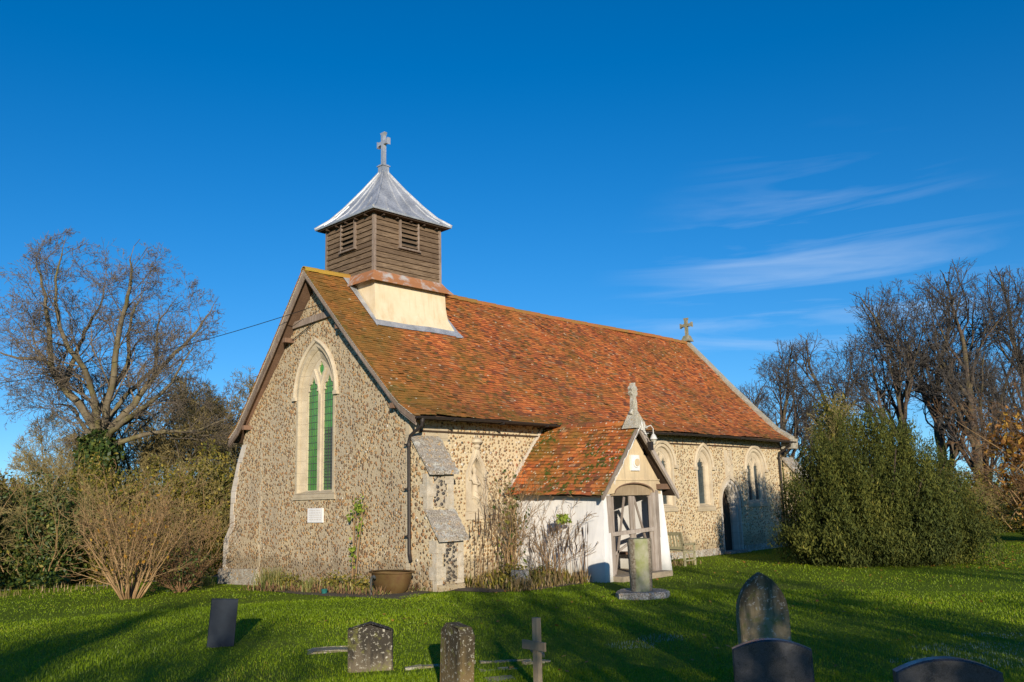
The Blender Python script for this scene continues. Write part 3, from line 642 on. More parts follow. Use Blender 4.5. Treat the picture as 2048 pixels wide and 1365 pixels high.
# --- roof tiles
def tiles(name, P, xlo, xhi, gauge, width, mat, parent, und, mirror=None, axis='y', lift=.020, seed=1, smin=0, clip=None, ax_sign=1):
    r = np.random.default_rng(seed); s0 = [0]
    for a, b in zip(P, P[1:]): s0.append(s0[-1]+math.hypot(b[0]-a[0], b[1]-a[1]))
    Ltot = s0[-1]; pu = [p[0] for p in P]; pz = [p[1] for p in P]; V = []; R = []
    def at(s, x, h):
        e = .02; ss = np.clip(s, 0, Ltot); y = np.interp(ss, s0, pu); z = np.interp(ss, s0, pz)
        y2 = np.interp(ss+e, s0, pu); z2 = np.interp(ss+e, s0, pz); y1 = np.interp(ss-e, s0, pu); z1 = np.interp(ss-e, s0, pz)
        dy, dz = y2-y1, z2-z1; l = np.hypot(dy, dz)+1e-9; ny, nz = -dz/l, dy/l
        sg = np.where(nz < 0, -1, 1); ny, nz = ny*sg, nz*sg
        over = s-ss; y = y+dy/l*over; z = z+dz/l*over
        hh = h+und(x, s); y = y+ny*hh; z = z+nz*hh
        if mirror is not None: y = mirror-y
        return np.stack([x, y, z], -1) if axis == 'y' else np.stack([y, x, z], -1)
    rows = int(Ltot/gauge)+1
    for i in range(rows):
        s = i*gauge-.03; a, b = float(xlo(max(s, 0))), float(xhi(max(s, 0))); n = int(round((b-a)/width))
        if n < 1: continue
        x = np.linspace(a, b, n+1); j = (width*.5 if i % 2 else 0)
        xs = x+j+r.uniform(-.006, .006, n+1); xs = np.clip(xs, a, b); xs[0] = a; xs[-1] = b
        xs = np.concatenate([[a], xs[(xs > a+.02) & (xs < b-.02)], [b]]); x0, x1 = xs[:-1]+.002, xs[1:]-.002; k = len(x0)
        if clip is not None:
            keep = clip(.5*(x0+x1), s); x0, x1 = x0[keep], x1[keep]; k = len(x0)
            if k == 0: continue
        ds = r.normal(0, .005, k)+.010*np.sin(x0*.9+i*.05)+.006*np.sin(x0*2.3); sb = s+ds; st = np.full(k, s+gauge*1.45); st = np.minimum(st, Ltot+.01)
        hb = lift*1.5+r.normal(0, .006, k)+(r.random(k) > .985)*.02; hl = hb+r.normal(0, .002, k); rot = r.normal(0, .004, k); th = .016
        A, B = at(sb+rot, x0, hb), at(sb-rot, x1, hl); C, D = at(st, x1, 0*hb+.004), at(st, x0, 0*hb+.004)
        A2, B2, C2, D2 = at(sb+rot, x0, hb-th), at(sb-rot, x1, hl-th), at(st, x1, 0*hb-.01), at(st, x0, 0*hb-.01)
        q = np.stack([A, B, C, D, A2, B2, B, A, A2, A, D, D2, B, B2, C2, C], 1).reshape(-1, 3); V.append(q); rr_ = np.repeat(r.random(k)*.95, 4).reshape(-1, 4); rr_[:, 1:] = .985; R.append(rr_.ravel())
    return npmesh(name, np.concatenate(V), 4, mat, np.concatenate(R), parent)
def und(x, s):
    return .022*np.sin(x*.55+1)*np.sin(s*.5+.5)+.014*np.sin(x*1.3+s*.8)+.008*np.sin(x*2.9-s*1.7)+.006*np.sin(x*5.1+s*3)
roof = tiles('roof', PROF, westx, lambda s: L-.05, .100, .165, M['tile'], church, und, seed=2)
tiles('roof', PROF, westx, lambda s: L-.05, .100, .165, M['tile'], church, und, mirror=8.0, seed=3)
# roof deck under the tiles, open soffit
mb = MB(); N_ = 9
for sgn in (0, 1):
    for (a, b) in zip(PROF, PROF[1:]):
        ya, za, yb, zb = a[0], a[1], b[0], b[1]; sa, sb = ps[PROF.index(a)], ps[PROF.index(b)]; f_ = (lambda y: 8-y) if sgn else (lambda y: y)
        xa, xb = float(westx(sa))+.03, float(westx(sb))+.03; o0, o1 = .055, .11
        mb.hexa([(xa, f_(ya), za-o1), (L-.05, f_(ya), za-o1), (L-.05, f_(yb), zb-o1), (xb, f_(yb), zb-o1), (xa, f_(ya), za-o0), (L-.05, f_(ya), za-o0), (L-.05, f_(yb), zb-o0), (xb, f_(yb), zb-o0)])
mb.build('roof_deck', M['oak_r'], roof)
mb = MB(); x = -.52
while x < L-.1:
    n = 8; seg = min(.44, L-.1-x); sag = .03*math.sin(x*.5); rr = .11+random.uniform(-.006, .006); dz = random.uniform(-.008, .008)
    V = []
    for e, xx in enumerate((x, x+seg+.012)):
        for lay, q in enumerate((rr, rr-.018)):
            for k in range(n+1): th = PI*(-.12+1.24*k/n); V.append((xx, 4+q*1.15*math.cos(th), RZ-.03+sag+dz+q*math.sin(th)+(.010 if e else 0)))
    o = n+1; F = []
    for k in range(n): F += [(k, k+1, 2*o+k+1, 2*o+k), (o+k, 3*o+k, 3*o+k+1, o+k+1), (k, o+k, o+k+1, k+1), (2*o+k, 2*o+k+1, 3*o+k+1, 3*o+k)]
    mb.add(V, F); x += seg
mb.build('ridge_tiles', M['ridge'], roof, smooth=True)
# verge: barge boards, purlin ends, collar
for sgn in (0, 1):
    f_ = (lambda y: 8-y) if sgn else (lambda y: y)
    mb = MB()
    for (a, b) in zip(PROF, PROF[1:]):
        xa, xb = float(westx(ps[PROF.index(a)])), float(westx(ps[PROF.index(b)]))
        for (t0, t1, dx) in ((.035, .20, .02), (.20, .25, .045)):
            mb.hexa([(xa+dx, f_(a[0]), a[1]-t1), (xa+dx+.035, f_(a[0]), a[1]-t1), (xb+dx+.035, f_(b[0]), b[1]-t1), (xb+dx, f_(b[0]), b[1]-t1), (xa+dx, f_(a[0]), a[1]-t0), (xa+dx+.035, f_(a[0]), a[1]-t0), (xb+dx+.035, f_(b[0]), b[1]-t0), (xb+dx, f_(b[0]), b[1]-t0)])
    mb.build('barge_board', M['oak'], roof)
    mb = MB(); m2 = MB(); ss = .05
    while ss < SL-.05:
        y_, z_ = prof_at(ss); y2, z2 = prof_at(ss+.06); xw = float(westx(ss)); dy, dz = (y2-y_)/.06, (z2-z_)/.06; nl = math.hypot(dy, dz); ny, nz = -dz/nl, dy/nl
        for mm_, h0, h1, e0, e1, xx in ((mb, -.006, .036, .0, .095, -.016), (m2, -.034, -.004, .02, .11, -.006)):
            q = []
            for e, hh in ((e0, h0), (e1, h0-.012), (e1, h1-.02), (e0, h1)):
                q.append((y_+dy*e+ny*hh, z_+dz*e+nz*hh))
            mm_.hexa([(xw+xx, f_(q[0][0]), q[0][1]), (xw+.10, f_(q[0][0]), q[0][1]), (xw+.10, f_(q[1][0]), q[1][1]), (xw+xx, f_(q[1][0]), q[1][1]), (xw+xx, f_(q[3][0]), q[3][1]), (xw+.10, f_(q[3][0]), q[3][1]), (xw+.10, f_(q[2][0]), q[2][1]), (xw+xx, f_(q[2][0]), q[2][1])])
        ss += .10
    mb.build('verge_tiles', M['tile'], roof); m2.build('verge_mortar', M['mortar'], roof)
    mb = MB()
    for (y, z) in ((.32, 4.22), (2.62, 6.56)): mb.box((-.30 if y > 1 else -.24, min(f_(y), f_(y+.14)), z-.02), (.05, max(f_(y), f_(y+.14)), z+.11))
    mb.build_each('purlin', M['oak_r'], roof)
mb = MB(); mb.hexa([(-.09, 2.86, 7.02), (.02, 2.86, 7.02), (.02, 5.2, 6.94), (-.09, 5.2, 6.94), (-.09, 2.86, 7.2), (.02, 2.86, 7.2), (.02, 5.2, 7.13), (-.09, 5.2, 7.13)]); mb.build('collar_beam', M['oak'], church)
# eaves: wall plate, rafter feet, gutter, brackets
mb = MB(); mb.box((.1, -.05, 3.62), (L, .0, 3.66))
x = .2
while x < L: mb.box((x, -.44, 3.90), (x+.06, -.02, 3.95)); x += .42
mb.build('wall_plate', M['darkwood'], church)
gu = MB(); n = 7; xs = [-.22+i*1.0 for i in range(19)]+[L+.12]; rings = []
for x in xs:
    zz = 3.93+.02*math.sin(x*.6)-.02*(x/L); rings.append([(x, -.585+.065*math.cos(PI+PI*k/n), zz+.065*math.sin(PI+PI*k/n)) for k in range(n+1)]+[(x, -.585+.052*math.cos(2*PI-PI*k/n), zz+.052*math.sin(2*PI-PI*k/n)) for k in range(n+1)])
gu.loft(rings)
for x in (.9, 2.6, 4.3, 7.4, 9.2, 11, 12.8, 14.6, 16.4, 18.2): gu.box((x, -.655, 3.85), (x+.03, -.44, 3.90))
gu.build('gutter', M['iron'], church, smooth=True)
def pipe(x, y, ztop, zbot, foot, out):
    p = MB(); p.tube([(x, -.585, 3.86), (x, -.56, 3.72), (x, y-.06, 3.50), (x, y, 3.36), (x, y, zbot+.1), (x+foot, y-.12, zbot-.05)], .042, 10)
    p.tube([(x, -.585, 3.90), (x, -.575, 3.80)], .055, 10)
    for z in (3.25, 2.2, 1.1): 
        if z > zbot: p.tube([(x, y, z), (x, y, z+.07)], .055, 10); p.box((x-.09, y-.01, z+.015), (x+.09, y+.08, z+.055))
    p.build('downpipe', M['iron'], church, smooth=True)
pipe(-.06, -.07, 3.9, .62, -.05, 0); pipe(18.35, -.09, 3.9, .1, 0, 0)
# east gable coping and cross
cp = MB()
for sgn in (0, 1):
    f_ = (lambda y: 8-y) if sgn else (lambda y: y)
    for (a, b) in zip(PROF, PROF[1:]):
        n = max(1, int(math.hypot(b[0]-a[0], b[1]-a[1])/.6))
        for k in range(n):
            p = [a[i]+(b[i]-a[i])*k/n for i in (0, 1)]; q = [a[i]+(b[i]-a[i])*(k+.985)/n for i in (0, 1)]
            cp.hexa([(L-.12, f_(p[0]), p[1]-.2), (L+.24, f_(p[0]), p[1]-.2), (L+.24, f_(q[0]), q[1]-.2), (L-.12, f_(q[0]), q[1]-.2), (L-.12, f_(p[0]), p[1]+.13), (L+.24, f_(p[0]), p[1]+.13), (L+.24, f_(q[0]), q[1]+.13), (L-.12, f_(q[0]), q[1]+.13)])
cp.box((L-.14, -.62, 3.62), (L+.25, -.1, 4.0)); cope = cp.build('coping', M['cope'], church, jit=.008)
def flared_cross(mb, c, ax, h, arm, t, zc):
    """upright along z from c, arms along ax ('x'/'y'), ends widened"""
    mp = (lambda u, v, d: (c[0]+u, c[1]+d, c[2]+v)) if ax == 'x' else (lambda u, v, d: (c[0]+d, c[1]+u, c[2]+v))
    w0, w1 = t*.5, t*.95; k = [(w0, 0), (w0, zc-w0), (arm*.7, zc-w0), (arm, zc-w1), (arm, zc+w1), (arm*.7, zc+w0), (w0, zc+w0), (w0, h-arm*.35), (w1, h)]
    mb.slab([k+[(-u, v) for u, v in k[::-1]]], mp, -t*.5, t*.5)
mb = MB(); mb.hexa([(L-.14, 3.78, RZ+.1), (L+.26, 3.78, RZ+.1), (L+.26, 4.22, RZ+.1), (L-.14, 4.22, RZ+.1), (L-.04, 3.88, RZ+.36), (L+.16, 3.88, RZ+.36), (L+.16, 4.12, RZ+.36), (L-.04, 4.12, RZ+.36)])
flared_cross(mb, (L+.06, 4, RZ+.34), 'y', .80, .30, .12, .48); mb.build('cross', M['mossy'], church, jit=.004)

# --- belfry
bx0, bx1, by0, by1, bz0, bz1 = 1.02, 3.46, 2.80, 5.14, 8.30, 10.24
mb = MB()   # rendered base, its foot spread over the roof
z = [6.2, 6.95, 7.25, 7.6, 8.16]; e = [.40, .28, .16, .12, .10]
rings = [[(bx0-q*.45, by0-q, zz), (bx1+q*1.15, by0-q, zz), (bx1+q*1.15, by1+q, zz), (bx0-q*.45, by1+q, zz)] for zz, q in zip(z, e)]
mb.loft(rings); mb.add(rings[-1], [(0, 1, 2, 3)]); belf = mb.build('belfry', M['cream'], church)
mb = MB()   # lead skirt
A = lambda q, zz: [(bx0-q, by0-q, zz), (bx1+q, by0-q, zz), (bx1+q, by1+q, zz), (bx0-q, by1+q, zz)]
mb.loft([A(.22, 8.06), A(.29, 8.04), A(.295, 8.07), A(.15, 8.24), A(.05, 8.40)]); mb.build('skirt', M['lead_r'], belf)
mb = MB(); mb.box((bx0+.04, by0+.04, 8.05), (bx1-.04, by1-.04, bz1)); 
nb = 12; hb = (bz1-8.36)/nb
for k in range(nb):   # overlapping weatherboards, each face broken into lengths
    z0 = 8.36+k*hb
    for face in range(4):
        o0, o1 = .048, .004
        L_ = (bx1-bx0) if face % 2 == 0 else (by1-by0); cuts = sorted([0, 1]+([random.uniform(.3, .7)] if random.random() < .5 else []))
        for a, b in zip(cuts, cuts[1:]):
            u0, u1 = a*L_+.003, b*L_-.003; j0, j1 = random.uniform(-.007, .007), random.uniform(-.007, .007)
            def mp(u, zz, o):
                return {0: (bx0+u, by0-o, zz), 1: (bx0-o, by0+u, zz), 2: (bx0+u, by1+o, zz), 3: (bx1+o, by0+u, zz)}[face]
            mb.hexa([mp(u0, z0+j0, o0), mp(u1, z0+j1, o0), mp(u1, z0+j1, -.03), mp(u0, z0+j0, -.03), mp(u0, z0+hb+.012, o1), mp(u1, z0+hb+.012, o1), mp(u1, z0+hb+.012, -.03), mp(u0, z0+hb+.012, -.03)])
mb.build('weatherboarding', M['boards'], belf)
for cxx, cyy in ((bx0, by0), (bx1, by0), (bx0, by1), (bx1, by1)):
    mb = MB(); mb.box((cxx-.045, cyy-.045, 8.34), (cxx+.045, cyy+.045, bz1)); mb.build('corner_post', M['oak'], belf)
def louvre(face):
    if face == 0: mp = lambda u, v, d: (2.24+u, by0-.035-d, v)
    else: mp = lambda u, v, d: (bx0-.035-d, 3.97+u, v)
    def bx(mb, u0, u1, v0, v1, d0, d1, tilt=0): mb.hexa([mp(u0, v0, d1), mp(u1, v0, d1), mp(u1, v0+tilt, d0), mp(u0, v0+tilt, d0), mp(u0, v1, d1), mp(u1, v1, d1), mp(u1, v1+tilt, d0), mp(u0, v1+tilt, d0)])
    m1 = MB(); z0, z1, a = 9.27, 10.13, .31
    bx(m1, -a-.05, -a, z0-.05, z1, -.02, .07); bx(m1, a, a+.05, z0-.05, z1, -.02, .07); bx(m1, -a-.09, a+.09, z0-.09, z0-.04, -.02, .10)
    lv = m1.build('louvre', M['oak'], belf)
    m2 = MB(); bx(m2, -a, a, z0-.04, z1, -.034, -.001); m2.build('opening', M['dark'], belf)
    m3 = MB(); 
    for k in range(6): bx(m3, -a, a, z0+k*.14, z0+.022+k*.14, .0, .075, .07)
    m3.build('slats', M['boards'], belf)
louvre(0); louvre(1)
mb = MB(); cxb, cyb = (bx0+bx1)/2, (by0+by1)/2; hb_ = (bx1-bx0)/2
lv = [(hb_+.25, 10.12), (hb_+.26, 10.17), (1.16, 10.43), (.86, 10.80), (.46, 11.37), (.09, 11.96)]
Sq = lambda q, zz: [(cxb-q, cyb-q, zz), (cxb, cyb-q, zz), (cxb+q, cyb-q, zz), (cxb+q, cyb, zz), (cxb+q, cyb+q, zz), (cxb, cyb+q, zz), (cxb-q, cyb+q, zz), (cxb-q, cyb, zz)]
mb.loft([Sq(q, zz) for q, zz in lv]); mb.add(Sq(hb_+.24, 10.125), [tuple(range(8))])
for sx in (-1, 1):
    for sy in (-1, 1): mb.tube([(cxb+sx*q, cyb+sy*q, zz+.01) for q, zz in lv[1:]], .035, 8)
for ax in range(4):   # standing seams
    for off in (-.66, -.22, .24, .68):
        pts = []
        for q, zz in lv[1:]:
            o = off*q*.98 if q > .2 else 0
            if abs(off) > .5 and q < .5: break
            pts.append({0: (cxb+o, cyb-q, zz+.012), 1: (cxb-q, cyb+o, zz+.012), 2: (cxb+o, cyb+q, zz+.012), 3: (cxb+q, cyb+o, zz+.012)}[ax])
        if len(pts) > 2:
            pts[-1] = tuple(pts[-1]); mb.tube(pts, .022, 6)
mb.build('roof', M['lead'], belf, smooth=True)
mb = MB(); mb.box((cxb-hb_-.19, cyb-hb_-.19, 10.085), (cxb+hb_+.19, cyb+hb_+.19, 10.118))
for k in range(5):
    u = bx0+.2+k*.5; mb.box((u, by0-.18, 10.03), (u+.05, by0-.03, 10.083)); v = by0+.2+k*.48; mb.box((bx0-.18, v, 10.03), (bx0-.03, v+.05, 10.083))
mb.build('soffit', M['darkwood'], belf)
mb = MB(); mb.box((cxb-.12, cyb-.12, 11.93), (cxb+.12, cyb+.12, 12.20)); mb.box((cxb-.15, cyb-.15, 12.14), (cxb+.15, cyb+.15, 12.17))
flared_cross(mb, (cxb, cyb, 12.18), 'y', 1.08, .27, .115, .74); mb.build('cross', M['lead'], belf)
# lead flashing laid on the tiles round the base
mb = MB()
def onroof(x, y, h=.05):
    s = np.interp(y, [p[0] for p in PROF], ps); z_ = float(prof_at(s)[1]); return (x, y-.7*h, z_+.72*h+float(und(x, s))*.7)
def strip(a, b):
    n = 8; V = []; 
    for i in range(n+1):
        t = i/n; p = [a[j]+(b[j]-a[j])*t for j in range(4)]; V += [onroof(p[0], p[1]), onroof(p[2], p[3], .07)]
    mb.add(V, [(2*i, 2*i+1, 2*i+3, 2*i+2) for i in range(n)])
strip((.79, 2.34, .90, 2.62), (.74, 3.95, .95, 3.95)); strip((.78, 2.40, .80, 2.62), (4.03, 2.40, 3.9, 2.62)); strip((3.70, 2.36, 3.92, 2.36), (3.70, 3.9, 3.92, 3.9))
mb.build('flashing', M['lead'], belf)

# ------------------------------------------------------------------ porch
F0 = -2.94                                        # front plane
mb = MB()
mb.hexa([(3.64, F0-.03, -.4), (3.96, F0-.03, -.4), (3.96, .02, -.4), (3.60, .02, -.4), (3.70, F0, 2.12), (3.96, F0, 2.12), (3.96, .02, 2.30), (3.70, .02, 2.30)])
porch = mb.build('porch', M['white'], church)
mb = MB(); mb.hexa([(5.98, F0-.06, -.4), (6.40, F0-.10, -.4), (6.34, .0, -.4), (5.98, .0, -.4), (5.98, F0, 2.10), (6.20, F0, 2.10), (6.20, .0, 2.3), (5.98, .0, 2.3)])
mb.build('side_wall', M['white'], porch)
mb = MB(); mb.hexa([(3.58, F0-.06, -.4), (3.90, F0-.06, -.4), (3.90, F0+.55, -.4), (3.52, F0+.62, -.4), (3.69, F0-.012, 1.95), (3.92, F0-.012, 1.95), (3.92, F0+.4, 1.95), (3.692, F0+.48, 1.95)]); mb.build('corner_pier', M['white'], porch)
mb = MB(); mb.box((3.96, -.06, 0), (4.45, -.012, 2.5)); mb.box((5.55, -.06, 0), (5.98, -.012, 2.5)); mb.build_each('back_wall', M['white'], porch)
# plastered gable above an arched head
th = [(PI*k/14) for k in range(15)]
head = [(4.97+.80*math.cos(t), 2.02+.24*math.sin(t)) for t in th]
mb = MB(); mb.slab([[(3.80, 1.98), (3.80, 2.25), (4.97, 3.62), (6.14, 2.25), (6.14, 1.98)]+head], PY(F0-.01), 0, .16); mb.build('gable', M['buff'], porch)
mb = MB(); mb.slab([[(3.95, 1.96), (5.99, 1.96)]+[(4.97+.82*math.cos(t), 2.0+.225*math.sin(t)) for t in th]], PY(F0+.03), 0, .14); mb.build('lintel', M['newwood'], porch)
mb = MB()
mb.loft([[(4.97+r_*math.cos(t), F0-.035, 2.02+q_*math.sin(t)) for t in th] for r_, q_ in ((.80, .235), (.84, .265))], close=False)
mb.build('arch_edge', M['oak_r'], porch)
for sx, nm in ((-1, 'tie'), ):
    mb = MB(); mb.box((3.86, F0-.035, 2.33), (6.08, F0-.008, 2.36)); mb.build('string_band', M['buff'], porch)
def vpost(x0, x1, z0, z1, y0=F0-.03, y1=F0+.14, lean=0):
    mb = MB(); mb.hexa([(x0, y0, z0), (x1, y0, z0), (x1, y1, z0), (x0, y1, z0), (x0+lean, y0, z1), (x1+lean, y0, z1), (x1+lean, y1, z1), (x0+lean, y1, z1)]); return mb.build('post', M['oak_p'], porch, jit=.004)
vpost(3.86, 4.02, .0, 1.97, lean=-.05); vpost(5.72, 5.86, .0, 2.02); vpost(5.87, 6.0, .0, 2.08)
g = MB()     # ruinous lattice gates
def stick(p, q, w_=.07): g.beam((p[0], F0+.02, p[1]), (q[0], F0+.02, q[1]), w_, .045, (0, 1, 0))
stick((4.07, .06), (4.07, 1.94), .08); stick((4.84, .10), (4.80, 1.94), .09); stick((4.95, .10), (4.93, 1.94), .08); stick((5.66, .06), (5.66, 1.94), .08)
g.beam((3.98, F0-.02, 1.02), (5.72, F0-.02, 1.09), .05, .10, (0, 0, 1)); gate = g.build('gate', M['oak_p'], porch, jit=.004)
for p, q in (((4.15, .12), (4.62, 1.92)), ((5.02, 1.92), (5.55, .62)), ((4.10, .52), (4.80, .80)), ((5.0, .80), (5.6, .45))):
    mb = MB(); mb.beam((p[0], F0+.055, p[1]), (q[0], F0+.055, q[1]), .06, .03, (0, 1, 0)); mb.build('brace', M['oak_p'], gate)
mb = MB(); mb.box((3.9, F0-.35, -.16), (6.0, -.05, .03)); mb.build('threshold', M['flag'], porch, jit=.006)
for x0, x1 in ((3.96, 4.32), (5.62, 5.98)):
    mb = MB(); mb.box((x0, -2.6, .42), (x1, -.1, .48)); b = mb.build('bench_seat', M['oak_r'], porch)
    mb = MB(); mb.box((x0+.03, -2.5, .0), (x1-.03, -2.42, .42)); mb.build('support', M['oak_r'], b)
mb = MB(); mb.box((4.45, -.07, 0), (5.55, -.02, 2.35)); mb.build('inner_door', M['darkwood'], porch)
PP = [(3.40, 1.99), (4.97, 3.80)]
def undp(y, s): return .045*(y+3.2)+.012*np.sin(y*2.1+s)+.008*np.sin(y*5-s*3)
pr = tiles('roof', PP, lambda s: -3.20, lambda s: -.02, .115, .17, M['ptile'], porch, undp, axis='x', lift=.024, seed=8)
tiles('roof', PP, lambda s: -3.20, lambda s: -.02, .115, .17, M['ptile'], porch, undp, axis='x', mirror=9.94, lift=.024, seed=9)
# the porch slopes mirror in x, so swap: mirrored set handled in tiles()
mb = MB()
for sg in (0, 1):
    f_ = (lambda x: 9.94-x) if sg else (lambda x: x)
    a, b = PP; mb.hexa([(f_(a[0]+.02), -3.17, a[1]-.07), (f_(a[0]+.02), -.02, a[1]+.08), (f_(b[0]), -.02, b[1]+.08), (f_(b[0]), -3.17, b[1]-.07), (f_(a[0]+.02), -3.17, a[1]-.03), (f_(a[0]+.02), -.02, a[1]+.12), (f_(b[0]), -.02, b[1]+.12), (f_(b[0]), -3.17, b[1]-.03)])
mb.build('roof_deck', M['darkwood'], pr)
mb = MB(); y = -3.2
while y < -.45:
    zz = 3.80+.045*(y+3.2); V = []
    for e in (y, min(y+.34, -.4)):
        for q in (.10, .084):
            for k in range(9): t = PI*(-.1+1.2*k/8); V.append((4.97+q*1.2*math.cos(t), e, zz-.03+q*math.sin(t)))
    F = []
    for k in range(8): F += [(k, k+1, 19+k, 18+k), (9+k, 27+k, 28+k, 10+k), (k, 9+k, 10+k, k+1)]
    mb.add(V, F); y += .33
mb.build('ridge_tiles', M['ptile'], pr, smooth=True)
for sg in (0, 1):
    f_ = (lambda x: 9.94-x) if sg else (lambda x: x)
    mb = MB(); a, b = (3.36, 1.95), (4.97, 3.79)
    mb.hexa([(f_(a[0]), -3.23, a[1]-.10), (f_(a[0]), -3.16, a[1]-.10), (f_(b[0]), -3.16, b[1]-.20), (f_(b[0]), -3.23, b[1]-.20), (f_(a[0]), -3.23, a[1]+.02), (f_(a[0]), -3.16, a[1]+.02), (f_(b[0]), -3.16, b[1]-.0), (f_(b[0]), -3.23, b[1]-.0)])
    mb.build('barge_board', M['oak_p'], pr)
mb = MB()
for y in (-2.6, -2.1, -1.6, -1.1, -.6): mb.box((6.2, y, 2.05), (6.45, y+.07, 2.12))
mb.box((5.95, F0-.16, 2.10), (6.36, F0+.14, 2.24)); mb.build_each('rafter', M['oak_r'], pr)
mb = MB()   # cement fillet against the nave wall
mb.hexa([(3.38, -.07, 2.14), (3.38, -.0, 2.14), (4.93, -.0, 3.93), (4.93, -.07, 3.93), (3.38, -.04, 2.32), (3.38, -.0, 2.32), (4.86, -.0, 4.06), (4.86, -.04, 4.06)]); mb.build('fillet', M['mortar'], pr)
# carved medallion block in the gable
mb = MB(); mb.box((4.84, F0-.07, 2.58), (5.19, F0, 2.98)); md = mb.build('medallion', M['white'], porch, jit=.004)
mb = MB(); mb.tube([(5.03, F0-.065, 2.79), (5.03, F0-.10, 2.79)], .135, 20); mb.build('rim', M['white'], md)
mb = MB(); mb.tube([(5.03, F0-.098, 2.79), (5.03, F0-.125, 2.79)], .095, 20); mb.build('carved_disc', M['buff'], md)
mb = MB()   # gable cross of the porch on its gabled foot
mb.hexa([(4.70, -3.28, 3.66), (5.24, -3.28, 3.66), (5.24, -2.84, 3.66), (4.70, -2.84, 3.66), (4.93, -3.15, 4.12), (5.02, -3.15, 4.12), (5.02, -2.97, 4.12), (4.93, -2.97, 4.12)])
kx = [(.085, .05), (.07, .34), (.05, .48), (.075, .52), (.11, .54), (.145, .60), (.10, .65), (.155, .70), (.10, .77), (.055, .80), (.04, .86)]
mb.slab([[(4.975+u, 3.98+v) for u, v in kx]+[(4.975-u, 3.98+v) for u, v in kx[::-1]]], PY(-3.12), 0, .12)
mb.tube([(4.84, -3.06, 4.02), (4.975, -3.06, 4.20), (5.11, -3.06, 4.02)], .055, 6); mb.build('cross', M['cross'], porch, jit=.012)

# lamps and cords at the porch apex
t = thing('lantern', 'small white swan-neck lantern hanging beside the porch apex', 'lantern', (5.42, -3.24, 3.28))
mb = MB(); mb.tube([(-.30, .03, .30), (-.15, 0, .42), (-.02, -.03, .46), (.06, -.04, .38), (.06, -.04, .22)], .014, 6); mb.build('bracket', M['wcable'], t, smooth=True)
mb = MB(); mb.lathe((.06, -.04, 0), [(.03, .24), (.06, .20), (.09, .13), (.10, .10)], 12); mb.build('lamp_shade', M['wcable'], t, smooth=True)
mb = MB(); mb.lathe((.06, -.04, -.04), [(.04, 0), (.07, .03), (.075, .13)], 12); mb.build('lamp_glass', M['cross'], t, smooth=True)
t = thing('floodlight', 'small black floodlight fixed to the right barge board of the porch', 'light', (5.27, -3.27, 3.15))
mb = MB(); mb.box((-.06, -.10, -.06), (.06, -.01, .16)); mb.build('lamp_housing', M['iron'], t)
mb = MB(); mb.tube([(0, 0, .12), (0, .03, .22), (-.03, .05, .26)], .015, 6); mb.build('bracket', M['iron'], t)
mb = MB()
for k in range(5):
    a = random.uniform(.2, .9); P = [(3.42+.05*k, -3.25, 2.02+.02*k)]
    P = [(4.97-1.3*(1-j/14)+random.uniform(-.03, .03)+.05, -3.27-.02*random.random(), 3.80-1.55*(1-j/14)+random.uniform(-.03, .05)) for j in range(15)]
    if k < 2: mb.tube(P, .008, 4)
for k in range(3): mb.tube([(4.97+.13*k*math.cos(j)*.6+.05*j/2, -3.28, 3.74+.09*math.sin(j*1.7+k)-.03*j) for j in range(7)], .010, 4)
tag(mb.build('cord', M['wcable']), 'loose white cord strung down the left edge of the porch gable', 'cord')

# ------------------------------------------------------------------ fixed things on the walls
t = thing('wall_plaque', 'plain white rectangular plaque on the flint wall under the tall gable window', 'plaque', (-.03, 3.96, 1.64))
mb = MB(); mb.box((-.012, -.36, -.19), (.035, .36, .19)); mb.build('tablet', M['white'], t)
mb = MB()   # worn, unreadable lines of lettering
for k in range(5):
    u = -.28
    while u < .26:
        l = random.uniform(.03, .10); mb.box((-.0145, -(u+l), .12-k*.06), (-.011, -u, .132-k*.06)); u += l+.03
mb.build('worn_lettering', M['mortar'], t)['kind'] = 'stuff'
def catenary(a, b, sag, n=30):
    return [(a[0]+(b[0]-a[0])*i/n, a[1]+(b[1]-a[1])*i/n, a[2]+(b[2]-a[2])*i/n-sag*4*(i/n)*(1-i/n)) for i in range(n+1)]
mb = MB(); mb.tube(catenary((-.1, 3.50, 7.42), (-9.5, 24.0, 6.4), .9), .010, 5); mb.tube([(-.06, 3.4, 7.35), (-.12, 3.5, 7.46), (-.1, 3.6, 7.2), (-.05, 3.7, 7.1), (-.06, 5.3, 6.6)], .012, 5)
tag(mb.build('power_cable', M['cable']), 'thin black overhead cable running from the church gable to the left', 'cable')

# ------------------------------------------------------------------ objects in the churchyard
def rot(x, y, a): return x*math.cos(a)-y*math.sin(a), x*math.sin(a)+y*math.cos(a)
CA = math.atan2(rt.y, rt.x)      # heading across the view
def stone_slab(name, label, cat, loc, rz, outline, th, mat, tilt=0, group=None, bev=.012, jit=0, lean=0):
    mb = MB(); n = len(outline); cu = sum(u for u, v in outline)/n; cv = sum(v for u, v in outline)/n
    sh = lambda q: [(u+(cu-u)*q/max(.001, math.hypot(cu-u, cv-v)) , v+(cv-v)*q/max(.001, math.hypot(cu-u, cv-v))) for u, v in outline]
    rings = [[(u, -th/2, v) for u, v in sh(bev)], [(u, -th/2+bev, v) for u, v in outline], [(u, th/2-bev, v) for u, v in outline], [(u, th/2, v) for u, v in sh(bev)]]
    mb.loft(rings); mb.add(rings[0], [tuple(range(n))]); mb.add(rings[-1], [tuple(range(n))])
    o = mb.build(name, mat, jit=jit); o.location = loc; o.rotation_euler = (tilt, lean, rz)
    return tag(o, label, cat, group)
